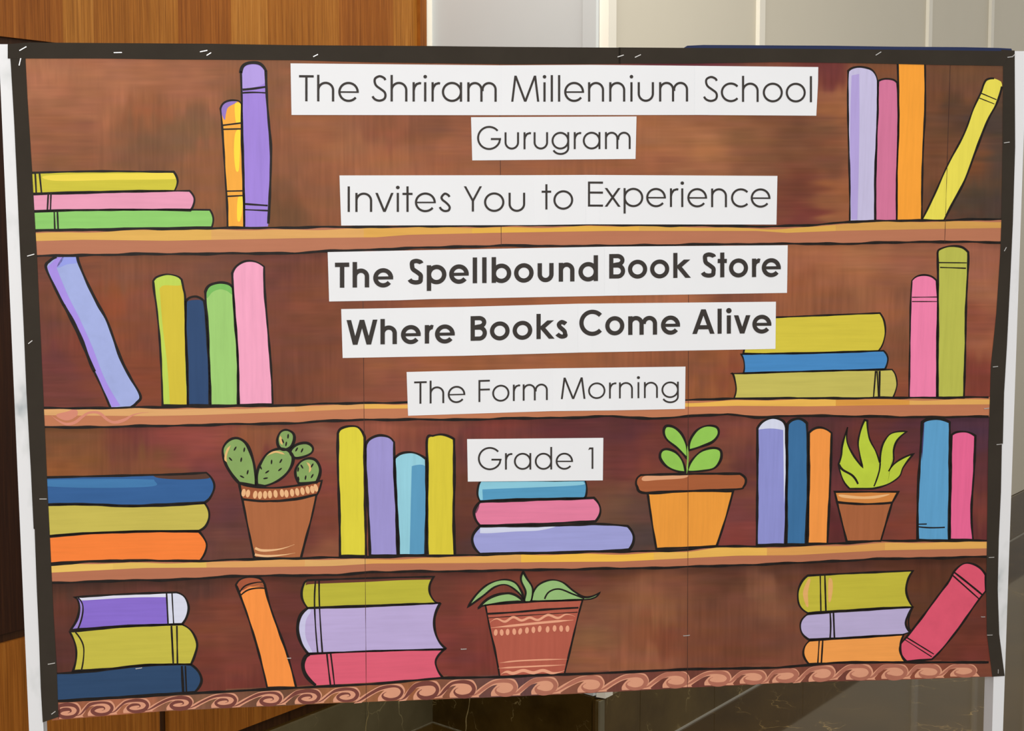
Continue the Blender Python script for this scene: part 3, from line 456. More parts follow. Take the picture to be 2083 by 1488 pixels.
# cactus
PT = 'painted_plant_pot'
def strokes(view, lst, rgb, parent, name, z=Z4 + .0001, taper=2):
    g = Geo(); s = VIEW[view][2]
    for w_, *pts in lst: g.ribbon(loc(view, pts, False), w_ / s * PX, z, taper=taper)
    return g.build(name, paint(rgb, 'n', .06), parent)
def dots(view, lst, rgb, parent, name, rx, ry, z=Z4 + .0001, mat=None):
    g = Geo(); s = VIEW[view][2]
    for x, y, a in lst:
        u, v = P(*V(view, [(x, y)])[0]); g.ell(u, v, rx / s * PX, ry / s * PX, math.radians(a), z)
        if name == 'petal_mark': g.build(name, mat or paint(rgb, 'n', .06), parent); g = Geo()
    if name != 'petal_mark': g.build(name, mat or paint(rgb, 'n', .06), parent)['kind'] = 'stuff'
CG = (136, 168, 98)
cac = [T('E', 'painted_cactus', 'green cactus pad drawn above the banded clay pot', CG, p, 'n', 5.2, z=zz) for p, zz in (
    ([(1785, 168), (1748, 182), (1728, 228), (1738, 275), (1772, 292), (1815, 272), (1834, 225), (1825, 188)], 0), ([(1808, 300), (1850, 260), (1910, 250), (1947, 275), (1942, 310), (1890, 337), (1835, 342)], 0),
    ([(1600, 512, c), (1602, 440), (1622, 380), (1670, 312), (1740, 286), (1800, 300), (1827, 350), (1802, 420), (1740, 480), (1650, 518, c)], .00003), ([(1490, 500, c), (1440, 440), (1402, 370), (1388, 290), (1425, 235), (1480, 220), (1535, 255), (1572, 340), (1590, 430), (1592, 515, c)], .00003), ([(1862, 502, c), (1840, 430), (1868, 372), (1920, 346), (1970, 360), (1996, 420), (1972, 495, c)], 0))]
dots('E', [(1465, 285, 60), (1522, 292, 80), (1436, 350, -50), (1503, 354, 80), (1543, 432, 75), (1508, 460, -30), (1692, 368, 85), (1750, 362, 60), (1624, 402, -65), (1665, 430, 35), (1745, 415, 40), (1655, 470, 10), (1795, 208, 85), (1762, 238, -70), (1783, 256, 80), (1848, 290, 60), (1882, 296, 65), (1881, 397, -60), (1945, 390, 60), (1860, 472, -80), (1904, 466, 80), (1945, 456, 60), (1858, 415, 80)], (30, 30, 28), cac[3], 'thorn_mark', 15, 5, mat=INK)
strokes('E', [(14, (1438, 265), (1415, 300), (1405, 345), (1415, 370)), (12, (1665, 330), (1710, 306), (1745, 310), (1775, 322)), (14, (1748, 205), (1750, 235), (1760, 262)), (13, (1910, 370), (1932, 400), (1925, 435))], (226, 186, 120), cac[3], 'highlight_mark')
pot = T('E', PT, 'brown clay pot holding the cactus, with a row of pale petals round the rim', (176, 106, 66), [(1510, 600, c), (1700, 612), (1972, 572, c), (1940, 720), (1905, 850), (1875, 968, c), (1585, 968, c), (1550, 800)], 'v', 4.2)
g = Geo(); q = loc('E', [(1490, 500, c), (1560, 520), (1700, 530), (1850, 515), (2005, 485, c), (1990, 540), (1975, 572, c), (1850, 600), (1700, 612), (1508, 600, c)]); g.poly(q, Z2 + .0001); g.build('rim', paint((160, 88, 54), 'h', .1), pot)
g = Geo(); g.ribbon(q, 4.2 * PX, Z4, True, wob=.3); g.build('outline', INK, pot)
dots('E', [(1518, 560, 80), (1545, 565, 80), (1590, 572, 80), (1620, 575, 85), (1652, 573, 88), (1682, 571, 92), (1717, 567, 95), (1757, 562, 95), (1785, 566, 95), (1820, 560, 95), (1852, 555, 98), (1885, 550, 100), (1917, 543, 100), (1946, 540, 100), (1968, 530, 105)], (238, 186, 136), pot, 'petal_mark', 25, 13)
strokes('E', [(16, (1590, 905), (1640, 920), (1740, 912), (1835, 882)), (14, (1588, 945), (1660, 955), (1760, 948), (1840, 935))], (240, 190, 140), pot, 'highlight_mark', taper=1)
# third shelf, middle
T('F', BK, 'bright yellow book, left of the four upright in the middle of the third shelf', (226, 214, 64), [(145, 190, c), (165, 160), (220, 145), (275, 155), (312, 215, c), (312, 500), (318, 800), (320, 955, c), (158, 955, c), (155, 700), (145, 400)], 'v', 5)
T('F', BK, 'lilac book between the yellow and sky blue books', (160, 152, 216), [(318, 260, c), (345, 225), (400, 203), (460, 212), (495, 245, c), (500, 500), (510, 700), (515, 950, c), (345, 952, c), (335, 700), (320, 450)], 'v', 5)
T('F', BK, 'sky blue book with a darker patch, shortest of the four on the third shelf', (150, 210, 228), [(498, 345, c), (540, 315), (600, 308), (650, 322), (695, 350, c), (697, 600), (690, 948, c), (525, 950, c), (515, 700), (503, 500)], 'v', 5,
  patches=[((92, 158, 198), [(605, 395, c), (660, 385), (691, 395, c), (693, 700), (688, 944, c), (592, 944, c), (600, 600)])])
T('F', BK, 'yellow book beside the pinned grade sheet, right of the four on the third shelf', (222, 206, 62), [(700, 228, c), (740, 205), (800, 198), (868, 225, c), (868, 500), (862, 700), (865, 945, c), (705, 945, c), (700, 700), (708, 450)], 'v', 5, out=[(5, (705, 945), (700, 700), (704, 450), (700, 228), (740, 205), (800, 198), (868, 225)), (5.6, (868, 222), (870, 500), (866, 700), (874, 945))])
T('F', BK, 'sky blue book just under the grade sheet, topmost of the pile', (86, 158, 200), [(1035, 485, c), (1685, 483, c), (1695, 530), (1690, 580), (1675, 595, c), (1300, 600), (1030, 612, c), (1015, 570), (1020, 520)], 'h', 4,
  patches=[((142, 206, 228), [(1030, 490, c), (1675, 490, c), (1660, 512), (1400, 526), (1150, 535), (1045, 540, c), (1048, 604, c), (1028, 600), (1018, 560), (1022, 520)])])
T('F', BK, 'pink book in the middle of the pile under the grade sheet', (232, 130, 165), [(1030, 618, c), (1300, 608), (1600, 598), (1740, 592, c), (1775, 640), (1778, 690), (1750, 738, c), (1400, 755), (1030, 765, c), (1000, 720), (995, 670)], 'h', 5, patches=[((120, 66, 88), [(1005, 690, c), (1000, 660), (1024, 625, c), (1024, 650)])])
T('F', BK, 'long lilac book at the bottom of the pile under the grade sheet', (162, 165, 224), [(1030, 770, c), (1300, 768), (1600, 762), (1750, 755), (1950, 768, c), (1985, 820), (1985, 870), (1960, 915, c), (1600, 930), (1030, 940, c), (990, 890), (985, 830)], 'h', 5, patches=[((214, 220, 244), [(1032, 772, c), (1300, 770), (1500, 768), (1400, 795), (1250, 802), (1100, 812), (1030, 812, c)])])
# third shelf, right
LG = (150, 204, 88)
for p in ([(350, 290, c), (345, 220), (320, 160), (280, 125), (240, 120), (228, 150), (245, 190), (300, 235)], [(355, 245, c), (365, 190), (400, 140), (450, 118), (500, 125), (510, 160), (480, 200), (420, 225)],
          [(340, 357, c), (325, 300), (290, 255), (245, 238), (215, 250), (210, 285), (240, 325), (290, 350)], [(348, 354, c), (370, 300), (420, 250), (480, 232), (520, 245), (522, 290), (490, 335), (430, 350)]):
    lf = T('G', 'painted_leaf', None, LG, p, 'n', 4.8)
strokes('G', [(9, (350, 220), (352, 290), (346, 365))], LG, lf, 'stem')
pot = T('G', PT, 'large orange pot with a wide brown rim holding four round leaves', (240, 158, 62), [(145, 462, c), (345, 455), (585, 455, c), (545, 600), (500, 738, c), (190, 752, c), (165, 600)], 'v', 4.4)
g = Geo(); q = loc('G', [(110, 372, c), (345, 366), (620, 365, c), (650, 393), (640, 430), (600, 445), (345, 455), (130, 464), (90, 430), (88, 395)]); g.poly(q, Z2 + .0001); g.build('rim', paint((170, 96, 58), 'h', .1), pot)
g = Geo(); g.poly(loc('G', [(118, 384), (160, 373), (340, 369), (330, 388), (200, 397), (125, 402)]), Z3 + .0001); g.build('rim_highlight', paint((226, 164, 124), 'h', .06), pot)
g = Geo(); g.ribbon(q, 5 * PX, Z4, True, wob=.3); g.build('outline', INK, pot)
T('G', BK, 'lilac book with a white rounded top, left of three beside the aloe', (146, 150, 218), [(710, 130, c), (740, 95), (790, 78), (840, 92), (858, 130, c), (860, 400), (852, 730, c), (707, 732, c), (710, 400)], 'v', 5, patches=[((216, 222, 244), [(715, 138, c), (745, 98), (790, 83), (835, 95), (855, 130), (857, 300), (847, 520, c), (843, 140, c), (780, 132)])])
T('G', BK, 'deep blue book between the white-topped and orange books', (60, 114, 164), [(865, 110, c), (890, 88), (930, 82), (965, 105, c), (970, 400), (958, 728, c), (860, 728, c), (862, 400)], 'v', 5)
T('G', BK, 'orange book next to the potted aloe', (248, 156, 74), [(975, 155, c), (1010, 130), (1050, 130), (1092, 155, c), (1085, 400), (1070, 725, c), (968, 725, c), (975, 400)], 'v', 5)
T('G', 'painted_aloe', 'lime green aloe with pointed wavy leaves', (192, 212, 66), [(1185, 442, c), (1150, 395), (1128, 315, c), (1142, 270), (1148, 215), (1175, 125, c), (1172, 200), (1205, 270), (1252, 332, c), (1236, 260), (1230, 190), (1262, 88, c), (1276, 92, c), (1286, 180), (1320, 250), (1342, 312, c), (1348, 240), (1368, 190), (1405, 155), (1480, 148, c), (1432, 190), (1412, 240), (1410, 300), (1385, 352, c), (1432, 300), (1515, 262, c), (1462, 330), (1440, 380), (1380, 420), (1300, 442, c)], 'n', 3.6,
  bands=[(11, (1130, 318), (1150, 345), (1200, 375), (1228, 418)), (8, (1342, 312), (1335, 360), (1310, 430))])
pot = T('G', PT, 'small brown pot with an orange rim holding the aloe', (172, 102, 64), [(1120, 512, c), (1260, 522), (1403, 515, c), (1345, 712, c), (1170, 715, c)], 'v', 4.2)
g = Geo(); q = loc('G', [(1108, 458, c), (1435, 458, c), (1405, 512, c), (1260, 520), (1120, 510, c)]); g.poly(q, Z2 + .0001); g.build('rim', paint((216, 138, 68), 'h', .1), pot)
g = Geo(); g.poly(loc('G', [(1135, 472), (1260, 482), (1390, 470), (1330, 490), (1250, 495), (1150, 488)]), Z3 + .0001); g.build('rim_highlight', paint((240, 186, 128), 'h', .06), pot)
g = Geo(); g.ribbon(q, 4 * PX, Z4, True, wob=.3); g.build('outline', INK, pot)
T('G', BK, 'blue book with two dark strokes at its foot near the right border', (96, 164, 212), [(1558, 100, c), (1590, 85), (1650, 82), (1700, 100, c), (1700, 350), (1695, 708, c), (1535, 708, c), (1537, 450), (1550, 250)], 'v', 5.4, bands=[(6, (1537, 625), (1582, 624)), (7, (1537, 638), (1600, 643), (1675, 641))], patches=[((70, 58, 104), [(1556, 110, c), (1570, 95, c), (1562, 240), (1556, 300, c)])])
T('G', BK, 'hot pink book at the right end of the third shelf', (238, 106, 154), [(1710, 165, c), (1740, 150), (1790, 150), (1832, 170, c), (1825, 350), (1812, 550), (1820, 705, c), (1700, 705, c), (1705, 400)], 'v', 4.8)
# bottom row
T('H', BK, 'purple book with white edges, topmost of the pile at the bottom left', (140, 112, 214), [(465, 262, c), (800, 242), (1100, 232, c), (1150, 260), (1175, 320), (1165, 380), (1135, 430, c), (800, 440), (440, 465, c), (480, 400), (495, 330), (485, 280)], 'h', 4.2,
  bands=[(9, (1038, 236), (1048, 440)), (8, (1072, 238), (1082, 430)), (9, (485, 262), (515, 310), (512, 380), (485, 460))], patches=[((226, 228, 246), [(478, 264, c), (800, 246), (1040, 238, c), (1040, 262, c), (800, 265), (520, 282), (498, 276)]), ((220, 224, 244), [(1040, 238, c), (1100, 236), (1148, 264), (1170, 320), (1160, 382), (1130, 428, c), (1052, 432, c), (1045, 330)]), ((160, 138, 214), [(452, 458, c), (485, 400), (500, 330), (492, 285), (512, 315), (508, 385), (482, 455, c)])])
T('H', BK, 'olive book in the middle of the pile at the bottom left', (202, 192, 74), [(435, 478, c), (800, 445), (1135, 432, c), (1195, 475), (1228, 550), (1215, 620), (1190, 680, c), (900, 685), (700, 705), (455, 722, c), (475, 640), (470, 560)], 'h', 4.2, bands=[(11, (1068, 440), (1080, 680)), (10, (1102, 440), (1106, 678)), (9, (470, 480), (515, 550), (522, 620), (508, 715))])
T('H', BK, 'dark navy book at the bottom left corner of the mural', (46, 74, 110), [(340, 738, c), (600, 722), (900, 688), (1190, 682, c), (1240, 730), (1255, 790), (1215, 852, c), (800, 880), (350, 908, c)], 'h', 4.4, bands=[(15, (1133, 690), (1142, 860)), (9, (1155, 690), (1162, 860))])
T('H', BK, 'orange book leaning to the left on the bottom row', (254, 152, 72), [(1470, 185, c), (1500, 150), (1560, 135), (1620, 145), (1650, 185, c), (1680, 310), (1740, 480), (1790, 620), (1845, 825, c), (1665, 825, c), (1610, 600), (1550, 400), (1500, 260)], 'v', 4.2,
  bands=[(9, (1495, 228), (1540, 185), (1640, 168)), (9, (1502, 248), (1560, 212), (1655, 207))], patches=[((168, 88, 60), [(1475, 187, c), (1500, 155), (1560, 140), (1618, 149), (1646, 185, c), (1642, 200), (1560, 196), (1500, 222)]), ((238, 140, 92), [(1500, 215), (1545, 178), (1640, 172), (1642, 192), (1560, 200), (1502, 235)])])
T('I', BK, 'olive book, topmost of the wide pile on the bottom row', (192, 186, 62), [(195, 152, c), (240, 150), (550, 140), (960, 130, c), (935, 180), (935, 230), (960, 275), (990, 292, c), (700, 300), (195, 318, c), (165, 270), (160, 220), (175, 170)], 'h', 4, patches=[((102, 56, 46), [(190, 156, c), (550, 144), (955, 134, c), (942, 148, c), (750, 152), (550, 162), (240, 174), (182, 182, c)])])
T('I', BK, 'lavender book, widest in the pile on the bottom row', (192, 176, 224), [(195, 322, c), (600, 310), (1000, 288, c), (965, 370), (965, 450), (990, 520), (1035, 568, c), (700, 578), (200, 595, c), (155, 530), (135, 450), (150, 370)], 'h', 4,
  out=[(3.4, (195, 322), (600, 310), (1000, 288)), (6, (197, 320), (150, 370), (135, 450), (155, 530), (200, 598)), (5, (1000, 288), (965, 370), (965, 450), (990, 520), (1035, 568)), (3.4, (1035, 568), (700, 578), (200, 595))],
  patches=[((206, 204, 240), [(195, 326), (215, 340), (185, 400), (185, 500), (225, 590), (195, 585), (155, 520), (143, 450), (155, 370)])], bands=[(9, (243, 155), (238, 320), (257, 590)), (9, (265, 155), (268, 320), (285, 590))])
T('I', BK, 'red book at the bottom of the wide pile', (226, 98, 122), [(205, 600, c), (600, 580), (1020, 572, c), (985, 610), (970, 650), (985, 700), (1015, 742, c), (600, 770), (240, 788, c), (185, 730), (165, 670), (180, 620)], 'h', 4,
  out=[(3.6, (205, 600), (600, 580), (1020, 572)), (7, (207, 600), (180, 620), (167, 670), (187, 730), (245, 788)), (4.6, (1025, 570), (985, 610), (970, 650), (985, 700), (1015, 742))], bands=[(10, (312, 595), (322, 690), (334, 785)), (9, (335, 595), (347, 690), (358, 785))])
pot = T('I', PT, 'terracotta pot with pale waves and petals holding the drooping plant', (182, 94, 76), [(1272, 302, c), (1560, 282), (1860, 270, c), (1830, 380), (1790, 550), (1750, 718, c), (1358, 735, c), (1330, 580), (1300, 450)], 'v', 3.8, bands=[(13, (1285, 355), (1450, 345), (1600, 332), (1700, 325), (1835, 318)), (5, (1290, 380), (1550, 362), (1830, 345))])
PE = (238, 168, 136)
strokes('I', [(15, (1298, 408), (1340, 385), (1390, 402), (1440, 375), (1490, 395), (1540, 378), (1590, 392), (1650, 362), (1710, 380), (1760, 358), (1815, 372)), (15, (1303, 440), (1500, 420), (1650, 405), (1805, 392)), (9, (1358, 652), (1500, 638), (1768, 630)), (10, (1350, 684), (1500, 676), (1755, 664)), (20, (1365, 722), (1400, 706), (1440, 715), (1500, 698), (1560, 712), (1620, 698), (1680, 714), (1750, 698))], PE, pot, 'wave_mark')
dots('I', [(1334, 468, 85), (1370, 468, 95), (1406, 465, 88), (1446, 463, 95), (1482, 461, 80), (1523, 455, 88), (1562, 452, 92), (1600, 446, 85), (1648, 449, 88), (1690, 443, 90), (1730, 444, 95), (1768, 445, 90)], PE, pot, 'petal_mark', 21, 12)
PG = (152, 192, 124)
for p in ([(1165, 315, c), (1220, 235), (1290, 175), (1380, 148), (1450, 165), (1490, 220), (1505, 275, c), (1470, 225), (1400, 180), (1330, 192), (1260, 245)], [(1230, 322, c), (1290, 260), (1370, 232), (1440, 240), (1500, 278, c), (1280, 302)],
          [(1560, 225, c), (1600, 175), (1670, 150), (1740, 165), (1810, 220), (1880, 255), (1965, 225, c), (1930, 258), (1850, 270), (1550, 277, c)], [(1500, 100, c), (1487, 150), (1515, 220), (1510, 278), (1548, 274), (1557, 200), (1522, 140)]):
    lf = T('I', 'painted_leaf', None, PG, p, 'n', 3.8)
g = Geo()
g.ribbon(loc('I', [(1630, 265), (1660, 220), (1720, 205), (1800, 235), (1870, 262)], False), 3.4 * PX, Z4); g.ribbon(loc('I', [(1228, 322), (1290, 265), (1370, 235), (1440, 235), (1500, 278)], False), 4.6 * PX, Z4); g.build('leaf_vein', INK, lf)
T('J', BK, 'olive book with two peach marks, topmost of the pile at the bottom right', (200, 190, 64), [(1045, 98, c), (1300, 85), (1550, 75, c), (1525, 120), (1518, 180), (1548, 248, c), (1300, 260), (1045, 278, c), (1005, 240), (998, 180), (1015, 130)], 'h', 4.2, bands=[(7, (1105, 100), (1108, 272)), (8, (1127, 98), (1132, 270))],
  patches=[((232, 178, 108), [(1045, 118), (1058, 118), (1046, 180), (1048, 245), (1036, 240), (1022, 180)]), ((232, 178, 108), [(1145, 118), (1162, 118), (1165, 165), (1155, 220), (1144, 215)])])
T('J', BK, 'lavender book in the middle of the pile at the bottom right', (190, 178, 220), [(1045, 283, c), (1300, 265), (1548, 250, c), (1525, 290), (1515, 330), (1535, 370, c), (1500, 381, c), (1300, 392), (1050, 405, c), (1015, 370), (1012, 320)], 'h', 4, bands=[(8, (1152, 274), (1155, 340), (1152, 400)), (8, (1168, 272), (1173, 398)), (8, (1548, 252), (1530, 300), (1530, 345), (1538, 362))])
T('J', BK, 'orange book at the bottom of the pile at the bottom right', (248, 164, 84), [(1055, 410, c), (1300, 395), (1505, 382, c), (1490, 430), (1495, 480), (1515, 512, c), (1300, 515), (1050, 522, c), (1025, 480), (1030, 440)], 'h', 4, bands=[(7, (1100, 410), (1093, 520)), (8, (1117, 408), (1110, 520))])
T('J', BK, 'crimson book leaning to the right beside the bottom right pile', (226, 90, 116), [(1720, 128), (1750, 75), (1790, 42), (1830, 40), (1870, 60), (1899, 95, c), (1899, 172, c), (1850, 235), (1770, 350), (1690, 450), (1640, 500, c), (1520, 510, c), (1490, 470), (1490, 430), (1530, 380), (1600, 290), (1670, 195)], 'n', 4.4, z=.00006, bands=[(7, (1735, 92), (1800, 150), (1865, 208)), (9, (1748, 82), (1815, 135), (1882, 190)), (6, (1520, 395), (1650, 475)), (5, (1512, 406), (1640, 488))])
# wave scrolls along the bottom
WC = [140, 209, 281, 369, 460, 552, 630, 708, 799, 871, 945, 1029, 1111, 1205, 1295, 1378, 1463, 1535, 1601, 1675, 1751, 1823, 1891, 1963]
for i, xc in enumerate(WC):
    pv = WC[i - 1] if i else 62; pw = xc - pv; yt = interp(S4T, xc) + 4; yb = interp(EDG, xc) - 2; hh = yb - yt
    sl = (interp(S4T, xc + 30) - interp(S4T, xc - 30)) / 60
    def q(u, v): x = xc + u; x = max(x, edge_x(yt, 1) + 6); return (x, yt + v * hh + sl * u)
    k_ = i < 8
    peach = [q(-pw + 23, .68) + (1,), q(-pw * .55, .36), q(-26, .04), q(-4, .0), q(14, .02), q(21, .18), q(25, .45), q(23, .68) + (1,), q(30, 1.0) + (1,), q(-30, 1.0) + (1,), q(-29, .72), q(-17, .34) + (1,), q(-30, .42), q(-pw * .52, .68), q(-pw + 27, 1.0) + (1,), q(-pw + 12, 1.0) + (1,)]
    g = Geo(); g.poly([P(*p) for p in smooth(peach, True, 4)], Z1 + .00003 + i * .000002); w1 = g.build('painted_wave', paint((222, 158, 128), 'n', .08), mural)
    g = Geo(); m_ = paint((122, 68, 60) if i < 11 else (178, 112, 92), 'n', .14)
    cur = [q(-pw + 10, .95), q(-pw + 24, .84), q(-pw * .5, .47), q(-24, .19), q(-2, .12), q(13, .24), q(19, .55), q(12, .86), q(-3, .95), q(-16, .85), q(-21, .64), q(-13, .45)]
    if k_: cur += [q(0, .44), q(4, .58), q(-2, .68)]
    g.ribbon([P(*p) for p in smooth(cur, False, 5)], (6.2 if i % 3 else 7.2) * PX * (1 if i < 9 else 1.25), Z2 + i * .000002, wob=.25, taper=2); g.build('scroll_line', m_, w1)
# bottom line, top dark line and sheet seams crossing the paint
for T_, w_ in ((S4T, 5.2),):
    g = Geo(); g.ribbon([P(x, interp(T_, x)) for x in range(112, 2020, 9)], w_ * PX, Z4, wob=.3); g.build('base_line', INK, mural)
SEAM = flat('paper_seam_line', (70, 38, 28));  # dark brown lines for the gaps between sheets
for fn, y0, y1 in ((seam18, 325, 355), (seam18, 461, 500), (seam19, 130, 494), (seam7, 728, 1430), (seam14, 600, 1400)):
    g = Geo(); g.ribbon([P(fn(y), y) for y in np.linspace(y0, y1, 24)], .75 * PX, Z4 + .0002, wob=.5); g.build('sheet_seam', SEAM, mural)
# ------------------------------------------------------------------ black paper border strips, the blue paper behind
ZB = .0012
TOPU = [(16, 90), (60, 86.5), (200, 87.5), (430, 89), (600, 92), (860, 93.5), (1040, 95.5), (1262, 97)]
TOPL = [(16, 119), (120, 119), (200, 119), (350, 121), (600, 122.5), (760, 127), (1040, 131), (1262, 130)]
def strip(label, pts, z, mat=BLACKP, name='border_strip'):
    g = Geo(); g.slab([P(*p) for p in pts], z - .0004, z); o = g.build(name, mat); o.matrix_world = BM
    o['label'] = label; o['category'] = 'paper strip'; 
    if mat is BLACKP: o['group'] = 'black paper strips framing the mural'
    return o
strip('black paper border strip along the top edge, left half above the purple book', TOPU + TOPL[::-1], ZB + .0005)
strip('black paper border strip along the top edge, right half above the orange book', [(1258, 96.5), (1400, 97.5), (1600, 99), (1800, 101), (2058, 104), (2040, 134), (1900, 132), (1745, 128.5), (1580, 126.5), (1400, 129.5), (1258, 129.5)], ZB + .0005)
strip('black paper border strip down the left side of the mural', [(19, 96), (22, 130), (29, 250), (36, 400), (41, 515), (48, 660), (54, 800), (63, 960), (68.5, 1076), (70.5, 1077), (75, 1200), (79.5, 1300), (83, 1400), (87, 1470), (119, 1459), (115.6, 1360), (109, 1250), (102, 1100), (97, 1000), (88, 800), (75, 515), (65.5, 350), (56, 200), (51, 100)], ZB)
strip('black paper border strip down the upper right side, beside the leaning yellow book', [(2036, 101), (2063.5, 103), (2064.5, 300), (2060, 450), (2055, 560), (2048, 700), (2042, 800), (2039.5, 903), (2010, 905), (2013.5, 800), (2015, 745), (2026, 640), (2034, 520), (2036.5, 450), (2039, 300), (2040, 131)], ZB)
strip('black paper border strip down the lower right side, ending in a crooked tail', [(2010, 895), (2037.5, 897), (2035.5, 1000), (2031, 1100), (2029, 1200), (2032, 1290), (2043, 1375.5), (2018, 1377), (2007, 1290), (2005.5, 1200), (2007, 1100)], ZB + .0003)
strip('dark blue paper edge peeking out above the black border at the top right', [(1388, 99), (1398, 93), (1430, 91.5), (1690, 93), (1820, 95), (1960, 96), (2030, 97.5), (2057, 99), (2059, 106), (1500, 104)], ZB - .0001, flat('dark_blue_paper', (38, 48, 84), 0.7, .2), 'blue_paper_sheet')
# ------------------------------------------------------------------ printed paper strips
def arc(cx, cy, rx, ry, a0, a1, n=26): return [(cx + rx * math.cos(math.radians(a0 + (a1 - a0) * k / n)), cy + ry * math.sin(math.radians(a0 + (a1 - a0) * k / n))) for k in range(n + 1)]
def glyph(ch, s):
    """strokes of a geometric sans letter; cap height 1; returns width, left and right bearing, polylines, polygons"""
    h = s / 2; X = .745; R = .385; cy = X / 2; r = R - h; st = []; pg = []; B = s > .12
    def diag(x0, y0, x1, y1, k=1.0):
        L = math.hypot(x1 - x0, y1 - y0); hw = h * k * L / abs(y1 - y0); pg.append([(x0 - hw, y0), (x0 + hw, y0), (x1 + hw, y1), (x1 - hw, y1)])
    rd, sm, dg = .055, .10, .015
    if ch in 'oeadbpgc':
        pass
    if ch == 'o': st.append(arc(R, cy, r, r, 0, 360, 40)); return 2 * R, rd, rd, st, pg
    if ch == 'e':
        t = s * (.78 if B else .85); st.append(arc(R, cy, r, r, 0, 322, 40)); pg.append([(h, cy - t / 2), (2 * R, cy - t / 2), (2 * R, cy + t / 2 - .01), (h, cy + t / 2 - .01)]); return 2 * R, rd, rd, st, pg
    if ch == 'c': st.append(arc(R, cy, r, r, 42, 318, 36)); return R + r * .80 + h * .3, rd, .04, st, pg
    if ch == 'C': st.append(arc(.525, .5, .525 - h, .525 - h, 42, 318, 40)); return .95, rd, .04, st, pg
    if ch == 'G':
        rr = .525 - h; st.append(arc(.525, .5, rr, rr, 40, 342, 44)); st.append([(.60, .46 - h * .2), (1.045, .46 - h * .2)])
        st.append([(.525 + rr * .95, .5 - rr * .309), (1.03 - h, .46)]); return 1.045, rd, rd, st, pg
    if ch in 'ad': st.append(arc(R, cy, r, r, 0, 360, 40)); st.append([(2 * R - h, 0), (2 * R - h, X if ch == 'a' else 1.02)]); return 2 * R, rd, sm, st, pg
    if ch in 'bp': st.append(arc(R, cy, r, r, 0, 360, 40)); st.append([(h, 0), (h, 1.02)] if ch == 'b' else [(h, -.27), (h, X)]); return 2 * R, sm, rd, st, pg
    if ch == 'g':
        st.append(arc(R, cy, r, r, 0, 360, 40)); st.append([(2 * R - h, X), (2 * R - h, .06)] + arc(R + .01, .05, r - .01, .30 - h, 0, -158, 20)); return 2 * R, rd, sm, st, pg
    def arch(x0, w, top): a = (w - s) / 2; return [(x0 + h, top - a - .10)] + arc(x0 + w / 2, top - h - a, a, a, 180, 0, 20) + [(x0 + w - h, 0)]
    if ch in 'nh': w = .62 if ch == 'n' else .64; st.append([(h, 0), (h, X if ch == 'n' else 1.02)]); st.append(arch(0, w, X + .01)); return w, sm, sm, st, pg
    if ch == 'm':
        w = (1.08 + (s if B else s) * .5) / 2; st.append([(h, 0), (h, X)]); st.append(arch(0, w + h / 2, X + .01)); st.append(arch(w - h / 2, w + h / 2, X + .01)); return 2 * w, sm, sm, st, pg
    if ch == 'u': w = .63; a = (w - s) / 2; st.append([(h, X)] + arc(w / 2, a + h - .01, a, a, 180, 360, 20) + [(w - h, X)]); return w, sm, sm, st, pg
    if ch == 'r': st.append([(h, 0), (h, X)]); st.append([(h, X - .32), (h + .03, X - .19), (h + .11, X - h - .035), (.27, X - h + .005), (.325, X - h - .01)]); return .33, sm, .01, st, pg
    if ch == 'i': st.append([(h, 0), (h, X)]); pg.append([(h + (s * .83 + .0) * math.cos(t), .955 + (s * .83) * math.sin(t)) if not B else (h + s * .64 * math.cos(t), .935 + s * .64 * math.sin(t)) for t in [k * math.pi / 10 for k in range(20)]]); return s, sm, sm, st, pg
    if ch == 'l': st.append([(h, 0), (h, 1.02)]); return s, sm, sm, st, pg
    if ch == 'I': st.append([(h, 0), (h, 1)]); return s, sm, sm, st, pg
    if ch == 't': st.append([(.185, 0), (.185, 1.0)]); st.append([(0, X - h), (.37, X - h)]); return .37, .03, .03, st, pg
    if ch == 'v': hw = h * 1.08; diag(hw, X, .335, 0); diag(.67 - hw, X, .335, 0); return .67, dg, dg, st, pg
    if ch == 'x': hw = h * 1.2; diag(hw, X, .62 - hw, 0); diag(.62 - hw, X, hw, 0); return .62, dg, dg, st, pg
    if ch == 's': st.append(smooth([(.40 - h * .2, X - .16), (.33, X - h - .035), (.215, X - h + .005), (.09 + h * .3, X - .16 - h * .1), (.12 + h * .3, X - .27), (.22, .40), (.33 - h * .1, .30), (.44 - h, .18 + h * .1), (.36, h + .02), (.22, h - .01), (.10, h + .05), (.03 + h * .2, .19)], False, 5)); return .44, rd, rd, st, pg
    if ch == 'k': st.append([(h, 0), (h, 1.02)]); diag(s * .95, .40, .64 - h, X); diag(s * .9 + .07, .46, .70 - h * 1.2, 0); return .69, sm, dg, st, pg
    if ch == 'T': st.append([(0, 1 - h), (.55, 1 - h)]); st.append([(.275, 0), (.275, 1 - h)]); return .55, .03, .03, st, pg
    if ch == 'S': st.append(smooth([(.53 - h * .3, .82), (.46, .94 - h * .7), (.30, 1.01 - h), (.12 + h * .4, .90 - h * .3), (.09 + h * .6, .74), (.18, .60), (.34, .48), (.50 - h * .3, .36), (.565 - h, .22), (.48 - h * .3, .07 + h * .5), (.30, h - .01), (.13, .05 + h * .7), (.02 + h * .3, .20)], False, 6)); return .565, rd, rd, st, pg
    if ch == 'M': w = 1.09; hw = h * 1.03; diag(hw, 0, .165, 1); diag(.165, 1, w / 2, 0); diag(w / 2, 0, w - .165, 1); diag(w - hw, 0, w - .165, 1); return w, .06, .06, st, pg
